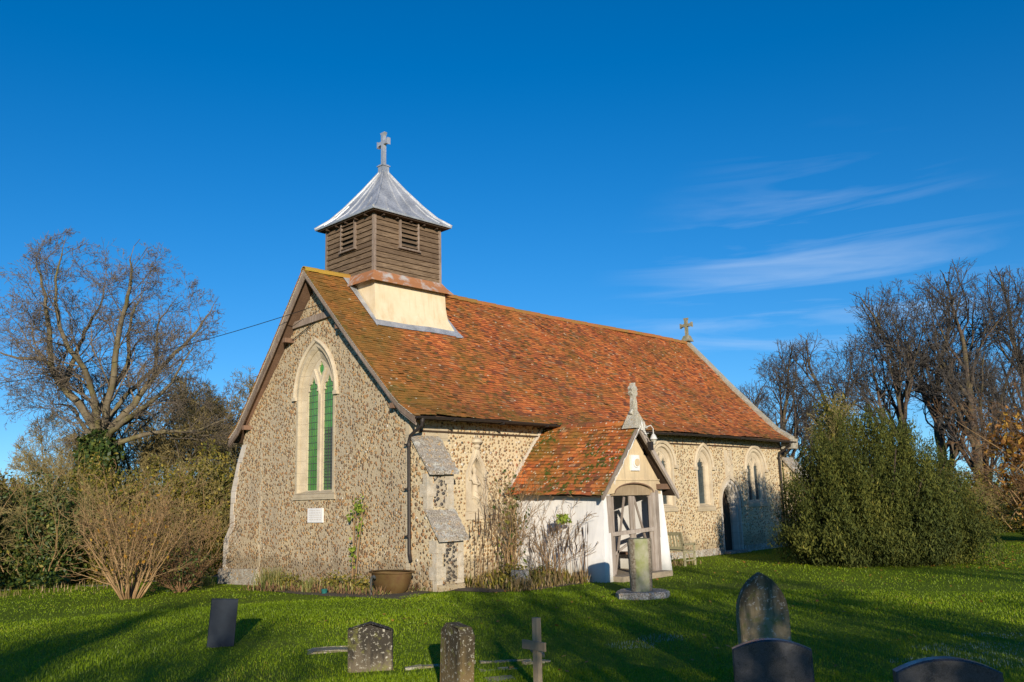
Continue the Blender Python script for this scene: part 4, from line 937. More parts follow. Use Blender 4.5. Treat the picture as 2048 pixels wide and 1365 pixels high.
# leaning slate headstone
stone_slab('headstone', 'tall thin dark blue slate headstone leaning right on the lawn left of the gable', 'gravestone', (-6.85, -4.06, gz(-6.8, -4)), CA+.35, [(-.19, -.2), (.19, -.2), (.19, .68), (-.19, .68)], .14, M['slate'], tilt=-.06, lean=.07)
def curve_top(w_, h, rise, n=14, base=-.2): return [(-w_/2, base), (w_/2, base)]+[(w_/2*math.cos(PI*k/n*1.0), h+rise*math.sin(PI*k/n)**.8) for k in range(n+1)]
def seg_top(w_, h, rise, n=14, base=-.2):
    return [(-w_/2, base), (w_/2, base)]+[(w_/2-w_*k/n, h+rise*(1-(2*k/n-1)**2)) for k in range(n+1)]
hs_ = stone_slab('headstone', 'squat wide headstone mottled with black and white lichen, shallow peaked top', 'gravestone', (-6.62, -7.42, gz(-6.6, -7.4)), CA+.15, [(-.265, -.2), (.265, -.2), (.27, .48), (.20, .50), (0, .57), (-.20, .52), (-.27, .50)], .17, M['grave_a'], jit=.010, tilt=.02)
stone_slab('headstone', 'narrow dark brown headstone seen almost edge on, left of the wooden cross', 'gravestone', (-6.80, -9.20, gz(-6.8, -9.2)), CA-1.05, [(-.24, -.2), (.24, -.2), (.24, .60), (.16, .68), (-.14, .69), (-.24, .62)], .17, M['grave_b'], jit=.010, tilt=-.03, lean=.02)
t = thing('wooden_cross', 'small pale wooden grave cross in the foreground grass', 'cross', (-6.30, -9.93, gz(-6.3, -9.9)), CA-.85)
mb = MB(); mb.box((-.036, -.032, -.15), (.036, .032, .755)); mb.build('upright', M['newwood'], t)
mb = MB(); mb.box((-.175, -.058, .43), (.175, -.033, .52)); mb.build('crossbar', M['newwood'], t)
pt = arch(0, .27, -.2, .78, 1.20, 8)
stone_slab('headstone', 'tall yellow-brown headstone with a pointed gothic top stained black', 'gravestone', (-4.83, -11.80, gz(-4.8, -11.8)), CA+.12, pt, .12, M['grave_c'], jit=.003, tilt=-.03)
stone_slab('headstone', 'polished dark granite headstone with curved top in front of the pointed one', 'gravestone', (-6.90, -13.0, gz(-6.9, -13)), CA-.22, seg_top(.60, .80, .075), .12, M['granite'], tilt=-.02)
stone_slab('headstone', 'polished dark granite headstone cut off by the bottom right edge of the photo', 'gravestone', (-7.24, -14.42, gz(-7.3, -14.4)), CA-.18, seg_top(.64, .845, .085), .12, M['granite'], tilt=-.02)
o = stone_slab('headstone', 'rough lichened brown stone poking in at the bottom right corner', 'gravestone', (-7.02, -15.12, gz(-7, -15)), CA-.5, [(-.3, -.2), (.3, -.2), (.3, .62), (.06, .82), (-.10, .70), (-.3, .52)], .3, M['weath'], jit=.02)
def kerbs(name, label, segs, h=.12, w_=.13, mat='mossy'):
    t = thing(name, label, 'grave kerb', (segs[0][0], segs[0][1], gz(*segs[0][:2])))
    for (x0, y0, x1, y1) in segs:
        mb = MB(); p, q = (x0-t.location.x, y0-t.location.y, h/2-.05), (x1-t.location.x, y1-t.location.y, h/2-.05+gz(x1, y1)-gz(x0, y0)); n = 4
        for k in range(n):
            a = [p[i]+(q[i]-p[i])*k/n for i in range(3)]; c = [p[i]+(q[i]-p[i])*(k+.96)/n for i in range(3)]; mb.beam(a, c, w_*random.uniform(.8, 1.1), (h+.06)*random.uniform(.7, 1.1))
        mb.build('kerb_stone', M[mat], t, jit=.012)
kerbs('grave_kerb', 'low broken stone kerb of a grave between the wide headstone and the narrow one', [(-6.35, -7.75, -5.55, -8.15), (-5.5, -8.2, -4.95, -8.55), (-5.9, -8.6, -5.5, -8.85)], .05, .10)
kerbs('grave_kerb', 'low mossy kerb stones behind the wooden cross', [(-4.75, -8.55, -4.35, -8.05), (-5.25, -8.72, -4.9, -8.82)], .07, .11)
stone_slab('grave_slab', 'flat fallen stone slab in the grass left of the wide headstone', 'stone slab', (-6.10, -5.82, gz(-6.1, -5.8)-.02), CA+.25, [(-.36, 0), (.36, 0), (.30, .035), (.05, .05), (-.26, .045)], .36, M['mossy'], jit=.012)
stone_slab('grave_slab', 'small flat stone near the bottom edge beside the narrow headstone', 'stone slab', (-6.1, -9.15, gz(-6.1, -9.1)-.02), CA+.3, [(-.18, 0), (.18, 0), (.15, .04), (-.15, .035)], .2, M['mossy'], jit=.012)
# column on its worn base
t = thing('stone_column', 'broken round stone column standing on a flat base slab in front of the porch', 'column', (1.55, -5.55, gz(1.5, -5.5)))
mb = MB(); n = 10; rr = [.55+random.uniform(-.04, .05) for _ in range(n)]
R0 = lambda q, z_: [(rr[k]*q*math.cos(2*PI*k/n+.3), rr[k]*q*math.sin(2*PI*k/n+.3), z_) for k in range(n)]
mb.loft([R0(1.02, -.05), R0(1, .10), R0(.93, .13)]); mb.add(R0(.93, .13), [tuple(range(n))]); mb.build('base', M['weath'], t, jit=.012)
mb = MB(); mb.lathe((0, 0, .12), [(.215, 0), (.225, .05), (.235, .4), (.245, .85), (.25, 1.0), (.24, 1.045), (.20, 1.05)], 28, jit=.006); mb.build('shaft', M['column'], t, smooth=True)
o = MB(); o.hexa([(-.20, -.19, -.05), (.20, -.19, -.05), (.20, .19, -.05), (-.20, .19, -.05), (-.13, -.12, .40), (.13, -.12, .40), (.13, .12, .40), (-.13, .12, .40)])
o = o.build('stone_block', M['weath'], jit=.02); o.location = (1.72, -1.95, gz(1.7, -1.9)); tag(o, 'small tapered grey stone block at the edge of the dry flower bed', 'stone block')
# rusty cauldron
t = thing('cauldron', 'round rusty iron cauldron at the foot of the downpipe', 'cauldron', (-.80, -.35, gz(-.8, -.3)), .15)
n = 28; mb = MB()
def ell(a, b, z_): return [(a*math.cos(2*PI*k/n), b*math.sin(2*PI*k/n), z_) for k in range(n)]
mb.loft([ell(.20, .30, 0), ell(.27, .42, .10), ell(.32, .50, .26), ell(.34, .54, .42), ell(.345, .545, .46), ell(.31, .51, .46), ell(.30, .48, .36), ell(.22, .36, .12), ell(.02, .03, .10)]); mb.add(ell(.2, .3, 0), [tuple(range(n))]); mb.build('bowl', M['rust'], t, smooth=True)
mb = MB(); mb.loft([ell(.34, .54, .455), ell(.40, .60, .47), ell(.40, .60, .50), ell(.31, .51, .485)]); mb.build('rim', M['rust'], t, smooth=True)
t = thing('standpipe', 'short bent grey metal pipe in front of the rusty cauldron', 'pipe', (-1.32, -.28, gz(-1.3, -.2)))
mb = MB(); mb.tube([(0, 0, -.05), (0, 0, .34), (.0, -.03, .40), (.0, -.10, .43), (.0, -.15, .40)], .028, 8); mb.build('pipe', M['leadbar'], t, smooth=True)
mb = MB(); mb.lathe((-1.45, 1.35, gz(-1.4, 1.3)), [(.06, 0), (.075, .12), (.08, .13)], 14); tag(mb.build('plant_pot', M['teal'], smooth=True), 'small teal plastic pot among the plants below the gable', 'plant pot')
# timber bench east of the porch, facing east
def bench(loc, rz, label, length=1.25):
    t = thing('garden_bench', label, 'bench', loc, rz)
    for y in (0, length):
        for nm, p, q, w_ in (('leg', (0, y, 0), (-.02, y, .45), .06), ('leg', (.52, y, 0), (.52, y, .62), .06), ('backrest_post', (-.02, y, .45), (-.14, y, .95), .055), ('armrest', (-.08, y, .62), (.58, y, .62), .06), ('rail', (0, y, .38), (.52, y, .38), .045), ('rail', (0, y, .16), (.52, y, .16), .04)):
            mb = MB(); mb.beam(p, q, w_, .05, (0, 1, 0)); mb.build(nm, M['benchw'], t)
    mb = MB()
    for k in range(5): mb.box((.02+k*.105, -.0, .42), (.10+k*.105, length, .445))
    mb.build('seat', M['benchw'], t)
    mb = MB(); mb.beam((-.135, -.03, .93), (-.135, length+.03, .93), .09, .04, (1, 0, .2)); mb.beam((-.04, 0, .52), (-.04, length, .52), .07, .035, (1, 0, .2))
    k = .08
    while k < length: mb.beam((-.045, k, .52), (-.13, k, .91), .05, .02, (1, 0, 0)); k += .105
    mb.build('backrest', M['benchw'], t)
bench((8.75, -1.85, gz(8.8, -1.8)), 0, 'weathered green-grey wooden bench against the church wall right of the porch')

# ------------------------------------------------------------------ vegetation
def tubes(segs, sides):
    S = np.asarray(segs, float); p, q, r0, r1 = S[:, :3], S[:, 3:6], S[:, 6], S[:, 7]
    d = q-p; d /= np.linalg.norm(d, axis=1, keepdims=True)+1e-9
    a = np.where(np.abs(d[:, 2:3]) < .9, np.array([[0, 0, 1.]]), np.array([[1., 0, 0]])); u = np.cross(d, a); u /= np.linalg.norm(u, axis=1, keepdims=True); v = np.cross(d, u)
    th = np.arange(sides)*2*PI/sides; c, s_ = np.cos(th)[None, :, None], np.sin(th)[None, :, None]
    ring = u[:, None]*c+v[:, None]*s_
    A = p[:, None]+ring*r0[:, None, None]; B = q[:, None]+ring*r1[:, None, None]
    V = np.concatenate([A, B], 1).reshape(-1, 3); n = len(S); base = (np.arange(n)*2*sides)[:, None, None]
    k = np.arange(sides); F = np.stack([k, (k+1) % sides, (k+1) % sides+sides, k+sides], -1)[None]+base
    return V, F.reshape(-1, 4)
class Tree:
    """recursive brancher; everything in the tree's own frame"""
    def __init__(s, seed, wob, trop, kids, ratio, ang, seg, start, env=None, minr=.004):
        s.R = random.Random(seed); s.wob, s.trop, s.kids, s.ratio, s.ang, s.seg, s.start = wob, trop, kids, ratio, ang, seg, start
        s.env = env; s.S = []; s.max = len(kids); s.minr = minr
    def kid(s, p, d, L, r, l):
        R = s.R; a = s.ang[min(l, len(s.ang)-1)]*R.uniform(.7, 1.3)
        t = Vector((R.gauss(0, 1), R.gauss(0, 1), R.gauss(0, 1))); t = (t-d*t.dot(d)).normalized(); s.grow(p, d*math.cos(a)+t*math.sin(a), L, r, l)
    def grow(s, p, d, L, r, l):
        R = s.R; n = max(2, int(L/s.seg[min(l, len(s.seg)-1)])); st = L/n; w_ = s.wob[min(l, len(s.wob)-1)]; tr = s.trop[min(l, len(s.trop)-1)]
        nk = s.kids[l] if l < s.max else 0; at = {}
        for k in range(nk):
            t = s.start[min(l, len(s.start)-1)]+(1-s.start[min(l, len(s.start)-1)])*(k+R.random())/max(nk, 1); at.setdefault(min(n-1, int(t*n)), []).append(t)
        for i in range(n):
            d = Vector((d.x+R.gauss(0, w_), d.y+R.gauss(0, w_), d.z+R.gauss(0, w_)+tr)).normalized(); q = p+d*st
            r0, r1 = max(s.minr, r*(1-.75*i/n)), max(s.minr, r*(1-.75*(i+1)/n))
            s.S.append((*p, *q, r0, r1, l)); p = q
            if s.env and not s.env(p): return
            for t in at.get(i, []): s.kid(p, d, L*s.ratio[min(l, len(s.ratio)-1)]*R.uniform(.6, 1.25)*(1.15-.55*t), r1*.72, l+1)
    def poly(s, P, r, kids, Lk, l=1):
        """a limb along a given polyline, tapering, carrying side branches"""
        P = [Vector(p) for p in P]; n = len(P)-1; tot = n*4; R = s.R; pts = []
        for i in range(n):
            p0, p1, p2, p3 = P[max(i-1, 0)], P[i], P[i+1], P[min(i+2, n)]
            for k in range(4):
                t = k/4; pts.append(.5*((2*p1)+(p2-p0)*t+(2*p0-5*p1+4*p2-p3)*t*t+(3*p1-p0-3*p2+p3)*t**3))
        pts.append(P[-1])
        for i in range(1, tot): pts[i] = pts[i]+Vector((R.gauss(0, .03), R.gauss(0, .03), R.gauss(0, .02)))*(min(1, Lk)) 
        for i in range(tot):
            r0, r1 = r*(1-i/tot)**.8+.012, r*(1-(i+1)/tot)**.8+.012; s.S.append((*pts[i], *pts[i+1], r0, r1, l))
        for k in range(kids):
            t = .12+.88*(k+R.random())/kids; i = min(tot-1, int(t*tot)); d = (pts[i+1]-pts[i]).normalized()
            s.kid(pts[i], d, Lk*(1.1-.45*t)*R.uniform(.7, 1.2), max(.016, r*(1-t)*.5), l+1)
        s.grow(pts[-1], (pts[-1]-pts[-2]).normalized(), Lk*.8, .016, l+1)
    def build(s, root, bark_m, twig_m, split=2):
        for nm, sel, m_, sd_ in (('trunk', [x for x in s.S if x[8] < split], bark_m, 7), ('crown', [x for x in s.S if x[8] >= split], twig_m, 3)):
            if not sel: continue
            V, F = tubes([x[:8] for x in sel], sd_); rn = np.repeat(np.array([s.R.random() for _ in sel]), sd_)
            npmesh(nm, V, 4, m_, rn, root, F, smooth=True)
def cloud(r, blobs, n, size, up_=0.0, shell=.55, elong=1.6, droop=0):
    """leaf-sized diamonds spread through ellipsoids (x,y,z,rx,ry,rz,weight)"""
    B = np.array(blobs, float); wt = B[:, 6]/B[:, 6].sum(); k = r.choice(len(B), n, p=wt); u = r.normal(0, 1, (n, 3)); u /= np.linalg.norm(u, axis=1, keepdims=True)
    rad = 1-shell*r.random(n)**1.6
    # lumpy surface
    lum = 1+.16*np.sin(u[:, 0]*5+k)*np.sin(u[:, 1]*6+k*2)+.12*np.sin(u[:, 2]*9+u[:, 0]*7+k)
    P = B[k, :3]+u*B[k, 3:6]*(rad*lum)[:, None]
    nrm = u+r.normal(0, .7, (n, 3)); nrm /= np.linalg.norm(nrm, axis=1, keepdims=True)
    ax = r.normal(0, 1, (n, 3)); ax[:, 2] += up_; ax += u*.5; ax -= nrm*(ax*nrm).sum(1, keepdims=True); ax /= np.linalg.norm(ax, axis=1, keepdims=True); bx_ = np.cross(nrm, ax)
    sz = size*r.uniform(.6, 1.4, n)[:, None]
    V = np.stack([P-ax*sz*elong*.5, P+bx_*sz*.5, P+ax*sz*elong*.5, P-bx_*sz*.5], 1)
    return V.reshape(-1, 3), P
def leaves(name, V, mat, r, parent, lo=0, hi=1, keep=None):
    V = V.reshape(-1, 4, 3)
    if keep is not None: V = V[keep]
    return npmesh(name, V.reshape(-1, 3), 4, mat, r.uniform(lo, hi, len(V)), parent)

def px(X, Y, D, z0, x0, dy=0):   # design helper: limb points measured in the tree's own upright plane
    k = D/1744; return ((X-x0)*k, dy, (1005-Y)*k+1.9-z0)
# --- the big ash with the ivy-clad stem (left)
def left_ash():
    D, z0, x0 = 34, -.66, 208; loc = (-.30, 18.6, z0)
    t = thing('ash_tree', 'large bare spreading ash with ivy-covered trunk, tallest tree left of the church', 'tree', loc, CA)
    T = Tree(3, (.10, .13, .17, .2, .22), (.02, .04, .07, .05, .03), (0, 5, 8, 7, 5), (.6, .60, .55, .52, .5), (.6, .65, .7, .75, .75), (.5, .4, .3, .2, .15), (.2, .2, .2, .15, .1),
             env=lambda p: ((p.x+.1)/5.3)**2+(p.y/5.3)**2+((p.z-7.0)/6.7)**2 < 1, minr=.0055)
    q = lambda X, Y, dy=0: px(X, Y, D, z0, x0, dy)
    T.poly([q(208, 1140), q(206, 1000), q(208, 900, .1), q(206, 850, .1)], .36, 0, 0, 0)
    T.S = [x[:6]+(max(x[6], .24), max(x[7], .22), 0) for x in T.S if x[8] == 0]
    limbs = [([(205, 860), (168, 800), (142, 745), (122, 660), (118, 590), (104, 520)], .17, [0, -.3, -.8, -1.3, -1.6, -1.8]),
             ([(142, 745), (95, 712), (40, 700), (-25, 672)], .09, [-.8, -.6, -.2, .2]),
             ([(150, 760), (128, 700), (150, 640), (176, 590), (170, 530)], .10, [-.8, .2, .7, 1.1, 1.3]),
             ([(206, 860), (190, 790), (222, 700), (215, 620), (232, 540)], .14, [0, .8, 1.5, 2.0, 2.4]),
             ([(210, 860), (238, 765), (262, 660), (285, 575), (300, 515)], .15, [0, -.6, -1.3, -2.0, -2.4]),
             ([(212, 860), (255, 790), (300, 715), (345, 655), (385, 590)], .15, [0, .5, .9, 1.3, 1.5]),
             ([(216, 870), (270, 835), (330, 800), (385, 765), (430, 700)], .13, [0, -.8, -1.5, -2, -2.2]),
             ([(222, 880), (300, 850), (370, 838), (430, 812)], .10, [0, .7, 1.6, 2.2]),
             ([(204, 870), (150, 830), (90, 790), (30, 780)], .09, [0, 1, 2.0, 2.8]),
             ([(208, 870), (205, 760), (180, 680), (185, 600), (196, 520)], .12, [0, -1.4, -2.6, -3.2, -3.4]),
             ([(208, 860), (225, 770), (252, 690), (238, 610), (262, 540)], .10, [0, 1.6, 2.8, 3.4, 3.6])]
    jr = random.Random(2)
    for P, r_, dys in limbs: T.poly([q(X+(jr.uniform(-13, 13) if 0 < i_ else 0), Y+(jr.uniform(-8, 8) if i_ else 0), dy) for i_, ((X, Y), dy) in enumerate(zip(P, dys))], r_*1.0, 11, 2.5, 1)
    T.build(t, M['bark'], M['twig'])
    r = np.random.default_rng(4); V, P = cloud(r, [(0, 0, 2.2, .75, .75, 2.2, 1), (.1, -.2, 4.6, .8, .7, 1.1, .8), (-.3, 0, 3.8, .6, .6, .7, .4)], 9000, .11, 0, .5)
    leaves('ivy', V, M['ivy'], r, t)
left_ash()

# --- prototype upright tree (right), medium tree, shrub
def upright(seed, H, name, label, loc, rz, wide=3.6, mats=('bark_d', 'twig_d'), stems=1, kids=(0, 9, 7, 6), cat='tree', group=None, minr=.006, low=.22, r0=.22, trop=.10):
    t = thing(name, label, cat, loc, rz, group)
    T = Tree(seed, (.05, .09, .14, .18), (.03, trop, .09, .05), kids+(3,), (.62, .6, .52, .5), (.5, .6, .65, .7), (.6, .4, .3, .2), (.25, .25, .15, .1),
             env=lambda p: (p.x/wide)**2+(p.y/wide)**2+((p.z-H*.58)/(H*.44))**2 < 1 or p.z < H*.3, minr=minr)
    R = T.R
    for s_ in range(stems):
        a = 2*PI*s_/max(stems, 1)+R.random(); off = .0 if stems == 1 else R.uniform(.05, .25); p0 = Vector((off*math.cos(a), off*math.sin(a), -.2)); lean = .03 if stems == 1 else R.uniform(.08, .55)
        tip = Vector((p0.x+H*.55*lean*math.cos(a), p0.y+H*.55*lean*math.sin(a), H*.62)); mid = (p0+tip)/2+Vector((R.gauss(0, .15), R.gauss(0, .15), 0))
        P = [p0, (p0*.6+mid*.4), mid, tip]; n = 12; pts = []
        T.poly(P, r0/math.sqrt(stems), 0, 0, 0) if False else None
        for i in range(n): 
            b = i/n; c = (i+1)/n; f = lambda u: p0*(1-u)**2+mid*2*u*(1-u)+tip*u*u
            rr = r0/math.sqrt(stems); T.S.append((*f(b), *f(c), rr*(1-.6*b), rr*(1-.6*c), 0))
        nk = max(3, int(kids[1]*(1.6 if stems == 1 else .8)))
        for k in range(nk):
            u = low+(1-low)*(k+R.random())/nk; T.kid(f(u), (f(min(1, u+.05))-f(u-.05)).normalized(), H*.42*R.uniform(.75, 1.1)*(1.15-.45*u), rr*(1-.6*u)*.55, 1)
        T.grow(tip, (tip-mid).normalized(), H*.38, rr*.4, 1)
    T.build(t, M[mats[0]], M[mats[1]]); return t
grpR = 'bare trees on the right beyond the yew'
big = upright(11, 14.2, 'bare_tree', 'very tall bare tree, second from the right edge behind the yew', (36.3, -1.9, -.3), 0, 4.6, kids=(0, 8, 6, 4), group=grpR, low=.30, r0=.34, minr=.0085)
big2 = upright(12, 13.2, 'bare_tree', 'tall bare leaning tree directly behind the top of the yew bush', (34.0, .9, -.3), 0, 4.8, kids=(0, 8, 6, 4), group=grpR, low=.26, r0=.34, minr=.0085)
dup(big, (39.5, -3.9, -.3), 2.1, 'tall bare tree cut off by the right edge of the photo', .98, grpR)
dup(big2, (37.4, .2, -.3), 4.2, 'tall bare tree with straight dark trunk, between the two tallest on the right', 1.0, grpR)
dup(big, (33.0, -3.2, -.3), 3.3, 'thinner bare tree low against the right edge, nearest of the tall group', .62, grpR)
dup(big2, (31.5, 3.6, -.3), 1.2, 'bare tree of middle height left of the tall group on the right', .80, grpR)
dup(big, (29.8, 5.6, -.4), 4.9, 'lower bare tree right of the church between ivy tree and tall group', .72, grpR)
dup(big2, (28.5, 6.5, -.5), 2.8, 'low bare tree just above the east end of the church roof', .62, grpR)
dup(big, (27.6, 8.5, -.5), .9, 'lowest bare tree, half hidden behind the east gable coping', .56, grpR)
grpL = 'bare trees on the left beyond the hedge'
med = upright(21, 8.6, 'bushy_tree', 'twiggy olive-brown tree just left of the church gable', (3.6, 20.6, -.8), 0, 3.4, ('bark', 'twig_y'), kids=(0, 10, 8, 7), group=grpL, low=.10, r0=.15, minr=.007, stems=3)
dup(med, (6.6, 21.5, -.8), 2.4, 'twiggy tree whose top shows between the big ash and the gable roof', 1.08, grpL)
dup(med, (.9, 23.5, -.8), 4.4, 'twiggy tree seen through the right side of the big ash', .85, grpL)
dup(med, (-9.5, 27.0, -.9), 1.4, 'small bare tree at the left edge behind the hedge', .86, grpL)
dup(big2, (-7.0, 33.0, -.9), 3.4, 'thin distant bare tree left of the ash, seen low over the hedge', .50, grpL)
dup(med, (-4.6, 24.5, -.9), 5.4, 'low twiggy tree behind the hedge left of the ivy-clad trunk', .62, grpL)
dup(med, (-13.5, 25.0, -.9), 2.9, 'leafless tree at the far left edge of the photo', .9, grpL)

# conifer-like ivy tree right of the chancel
r = np.random.default_rng(8)
t = upright(14, 6.7, 'ivy_tree', 'olive-brown ivy-clad tree rising between the church and the yew', (25.2, .7, -.3), 0, 2.0, ('bark', 'twig_y'), kids=(0, 8, 7, 5), low=.12, r0=.14, minr=.006, stems=2)
V, P = cloud(r, [(0, 0, 1.8+.8*k, 1.5-.12*k, 1.4-.12*k, 1.0, 1) for k in range(6)], 6500, .07, 1.0, .95, 2.0); leaves('foliage', V, M['hedge'], r, t, 0, .8)

# --- yew bush
def yew():
    r = np.random.default_rng(6)
    t = thing('yew_bush', 'big dark green rounded yew bush on the lawn right of the church', 'bush', (12.15, -6.25, gz(12.2, -6.2)), CA); t.scale = (.95, .95, .93)
    bl = []
    # upright plumes: x across the view, y away
    rp = random.Random(17); plumes = []
    while len(plumes) < 110:   # upright plumes filling an oval plan, dome-topped, with gaps between them
        x, y = rp.uniform(-2.75, 2.8), rp.uniform(-2.1, 2.1); e = (x/2.9)**2+(y/2.3)**2
        if e > 1 or any(math.hypot(x-a, y-b) < .36 for a, b, _, _ in plumes):
            if rp.random() > .01: continue
        top = 4.55*(1-.60*e**1.15)*(1-.10*max(0, x)/2.6)+rp.uniform(-.18, .16); plumes.append((x, y, max(1.2, top), rp.uniform(.36, .52)))
    for (x, y, h, rr) in plumes:
        n_ = max(2, int(h/.55))
        for k in range(n_):
            u = (k+.6)/n_; q_ = rr*(1.15-.75*u**2)*rp.uniform(.8, 1.15); bl.append((x*(.80+.24*u)+rp.uniform(-.1, .1), y*(.80+.24*u)+rp.uniform(-.1, .1), h*u, q_, q_, .50, q_))
    # low skirt of spreading boughs
    for k in range(26):
        a = 2*PI*k/26; bl.append((2.85*math.cos(a)*rp.uniform(.9, 1.03), 2.2*math.sin(a)*rp.uniform(.9, 1.05), rp.uniform(.35, 1.0), .5, .5, .42, .5))
    V, P = cloud(r, bl, 230000, .030, 2.4, .6, 3.6)
    keep = np.sin(P[:, 0]*4.3+2*np.sin(P[:, 2]*1.1))*np.sin(P[:, 1]*4.1+P[:, 2]*.6)+.5*np.sin(P[:, 0]*9+P[:, 2]*2)+r.normal(0, .35, len(P)) > -.50
    tone = .42+.20*np.sin(P[:, 0]*2.1+P[:, 1]*1.7)*np.sin(P[:, 2]*1.3+P[:, 0])   # patches of older and younger growth
    npmesh('foliage', V.reshape(-1, 4, 3)[keep].reshape(-1, 3), 4, M['yew'], np.clip(tone+r.normal(0, .13, len(P)), 0, 1)[keep], t)
    # spiky shoots at the outline
    n = 5200; k = r.choice(len(bl), n); B = np.array(bl)[k]; u = r.normal(0, 1, (n, 3)); u[:, 2] = np.abs(u[:, 2])*.8; u /= np.linalg.norm(u, axis=1, keepdims=True)
    p = B[:, :3]+u*B[:, 3:6]*.92; d = u*.5+np.array([0, 0, 1.0]); d /= np.linalg.norm(d, axis=1, keepdims=True); Ls = r.uniform(.10, .32, n)
    T_ = []; 
    for j in range(11):
        c = p+d*(Ls*(j+1)/11)[:, None]; off = r.normal(0, 1, (n, 3)); off -= d*(off*d).sum(1, keepdims=True); off /= np.linalg.norm(off, axis=1, keepdims=True); tip = c+off*.035+d*.04; sd_ = np.cross(off, d)*.008
        T_.append(np.stack([c, c+sd_+off*.02, tip, c-sd_+off*.02], 1))
    T_ = np.concatenate(T_); npmesh('shoots', T_.reshape(-1, 3), 4, M['yew'], r.uniform(.2, .8, len(T_)), t)
    mb = MB()
    for k in range(16):
        a = 2*PI*k/16; h = r.uniform(2, 3.6); x, y = r.uniform(.8, 2.6)*math.cos(a), r.uniform(.6, 1.7)*math.sin(a); mb.tube([(x*.15, y*.15, -.1), (x*.5, y*.5, h*.4), (x, y, h)], [.09, .06, .015], 6)
    mb.build('stem', M['bark_d'], t)
yew()

# --- hedge and shrubs on the left
def shrub(seed, name, label, loc, H, Wd, nst, mats, leafm=None, nl=0, lsz=.06, kids=(0, 6, 5, 3), spread=.9, group=None, llo=0, lhi=1, cat='shrub', r0=.022):
    t = thing(name, label, cat, loc, 0, group); T = Tree(seed, (.06, .1, .14, .18), (.015, .05, .05, .03), kids, (.55, .5, .5), (.4, .5, .6), (.3, .25, .2, .15), (.2, .15, .1), minr=.0045)
    R = T.R
    for k in range(nst):
        a = R.uniform(0, 2*PI); q = R.random()**.7; lean = q*spread; b = Vector((math.cos(a)*R.uniform(0, .35)*Wd*.3, math.sin(a)*R.uniform(0, .35)*Wd*.3, -.05))
        d = Vector((math.cos(a)*lean, math.sin(a)*lean, 1)).normalized(); T.grow(b, d, H*R.uniform(.55, 1.0)*(1-.15*q), r0*R.uniform(.6, 1.3), 1)
    T.build(t, M[mats[0]], M[mats[1]], split=2)
    if leafm:
        r = np.random.default_rng(seed); V, P = cloud(r, [(0, 0, H*.5, Wd*.5, Wd*.5, H*.5, 1)], nl, lsz, .2, 1); leaves('foliage', V, M[leafm], r, t, llo, lhi)
    return t
hz = shrub(31, 'hazel_shrub', 'leafless fan-shaped shrub of many tan stems on the lawn left of the gable', (-3.9, 6.3, gz(-3.9, 6.3)), 3.1, 2.2, 34, ('stem', 'stem'), 'autumn', 160, .07, kids=(0, 6, 4, 2), spread=.80, r0=.026)
shrub(32, 'bramble', 'dark twiggy undergrowth at the foot right of the fan-shaped shrub', (-2.4, 6.7, gz(-2.4, 6.7)), 1.2, 1.6, 26, ('stem_d', 'stem_d'), 'ivy', 900, .05, spread=1.4)
shrub(33, 'young_tree', 'small slender leafless sapling between the fan-shaped shrub and the gable', (-1.2, 8.8, gz(-1.2, 8.8)), 3.2, 1.5, 9, ('stem', 'stem'), None, spread=.5)
def bushmass(seed, name, label, loc, blobs, n, sz, mat, tw, group=None, stems=40, H=2.6):
    t = thing(name, label, 'bush', loc, CA, group); r = np.random.default_rng(seed); V, P = cloud(r, blobs, n, sz, .3, .8, 1.7)
    keep = (np.sin(P[:, 0]*2.9+seed)*np.sin(P[:, 2]*3.3+seed*2)*np.sin(P[:, 1]*2.1)+r.normal(0, .45, len(P))) > -.35
    leaves('foliage', V, M[mat], r, t, keep=keep)
    T = Tree(seed, (.1, .12, .16, .2), (.0, .03, .03, .0), (0, 6, 5, 4), (.55, .5, .5), (.5, .6, .7), (.3, .25, .2, .15), (.2, .1, .1), minr=.0055); R = T.R
    for k in range(stems):
        b = R.choice(blobs); a = R.uniform(0, 2*PI); T.grow(Vector((b[0]+R.uniform(-.7, .7)*b[3], b[1]+R.uniform(-.7, .7)*b[4], max(0, b[2]-b[5]*.6))), Vector((math.cos(a)*.7, math.sin(a)*.7, R.uniform(.6, 1.3))).normalized(), R.uniform(.6, 1.1)*H, .022, 1)
    T.build(t, M['stem'], M[tw], split=2); return t
grpH = 'overgrown hedge bushes behind the left lawn'
hb1 = bushmass(41, 'hedge_bush', 'olive-brown overgrown bush at the far left behind the lawn', (-7.6, 14.8, -.6), [(-1, 0, 1.9, 1.7, 1.2, 2.0, 2), (1, 0, 2.3, 1.6, 1.2, 2.3, 2), (0, -.5, .8, 2.4, 1, 1, 1)], 34000, .065, 'hedge', 'twig_y', grpH, 38, 3.0)
hb2 = bushmass(42, 'hedge_bush', 'dark ivy-green bush below the ivy-clad trunk', (-3.9, 15.6, -.6), [(-.9, 0, 1.5, 1.5, 1.1, 1.7, 2), (.9, 0, 1.8, 1.5, 1.1, 1.9, 2)], 30000, .07, 'ivy', 'twig_y', grpH, 36, 3.0)
dup(hb1, (-1.2, 15.4, -.6), CA+2.6, 'brown and olive bush behind the fan-shaped shrub', .95, grpH)
dup(hb1, (1.4, 14.6, -.6), CA+.8, 'tall yellowish bush close to the left edge of the gable', (1, 1, 1.05), grpH)
dup(hb2, (3.3, 16.8, -.6), CA+1.9, 'shadowy bush half hidden behind the church gable', 1.1, grpH)
dup(hb2, (-9.0, 17.5, -.6), CA+.5, 'dark green bush behind the olive-brown one at the far left', 1.0, grpH)
dup(hb2, (.2, 17.6, -.6), CA+3.9, 'dark bush deep in the hedge right of the ivy-clad trunk', .95, grpH)
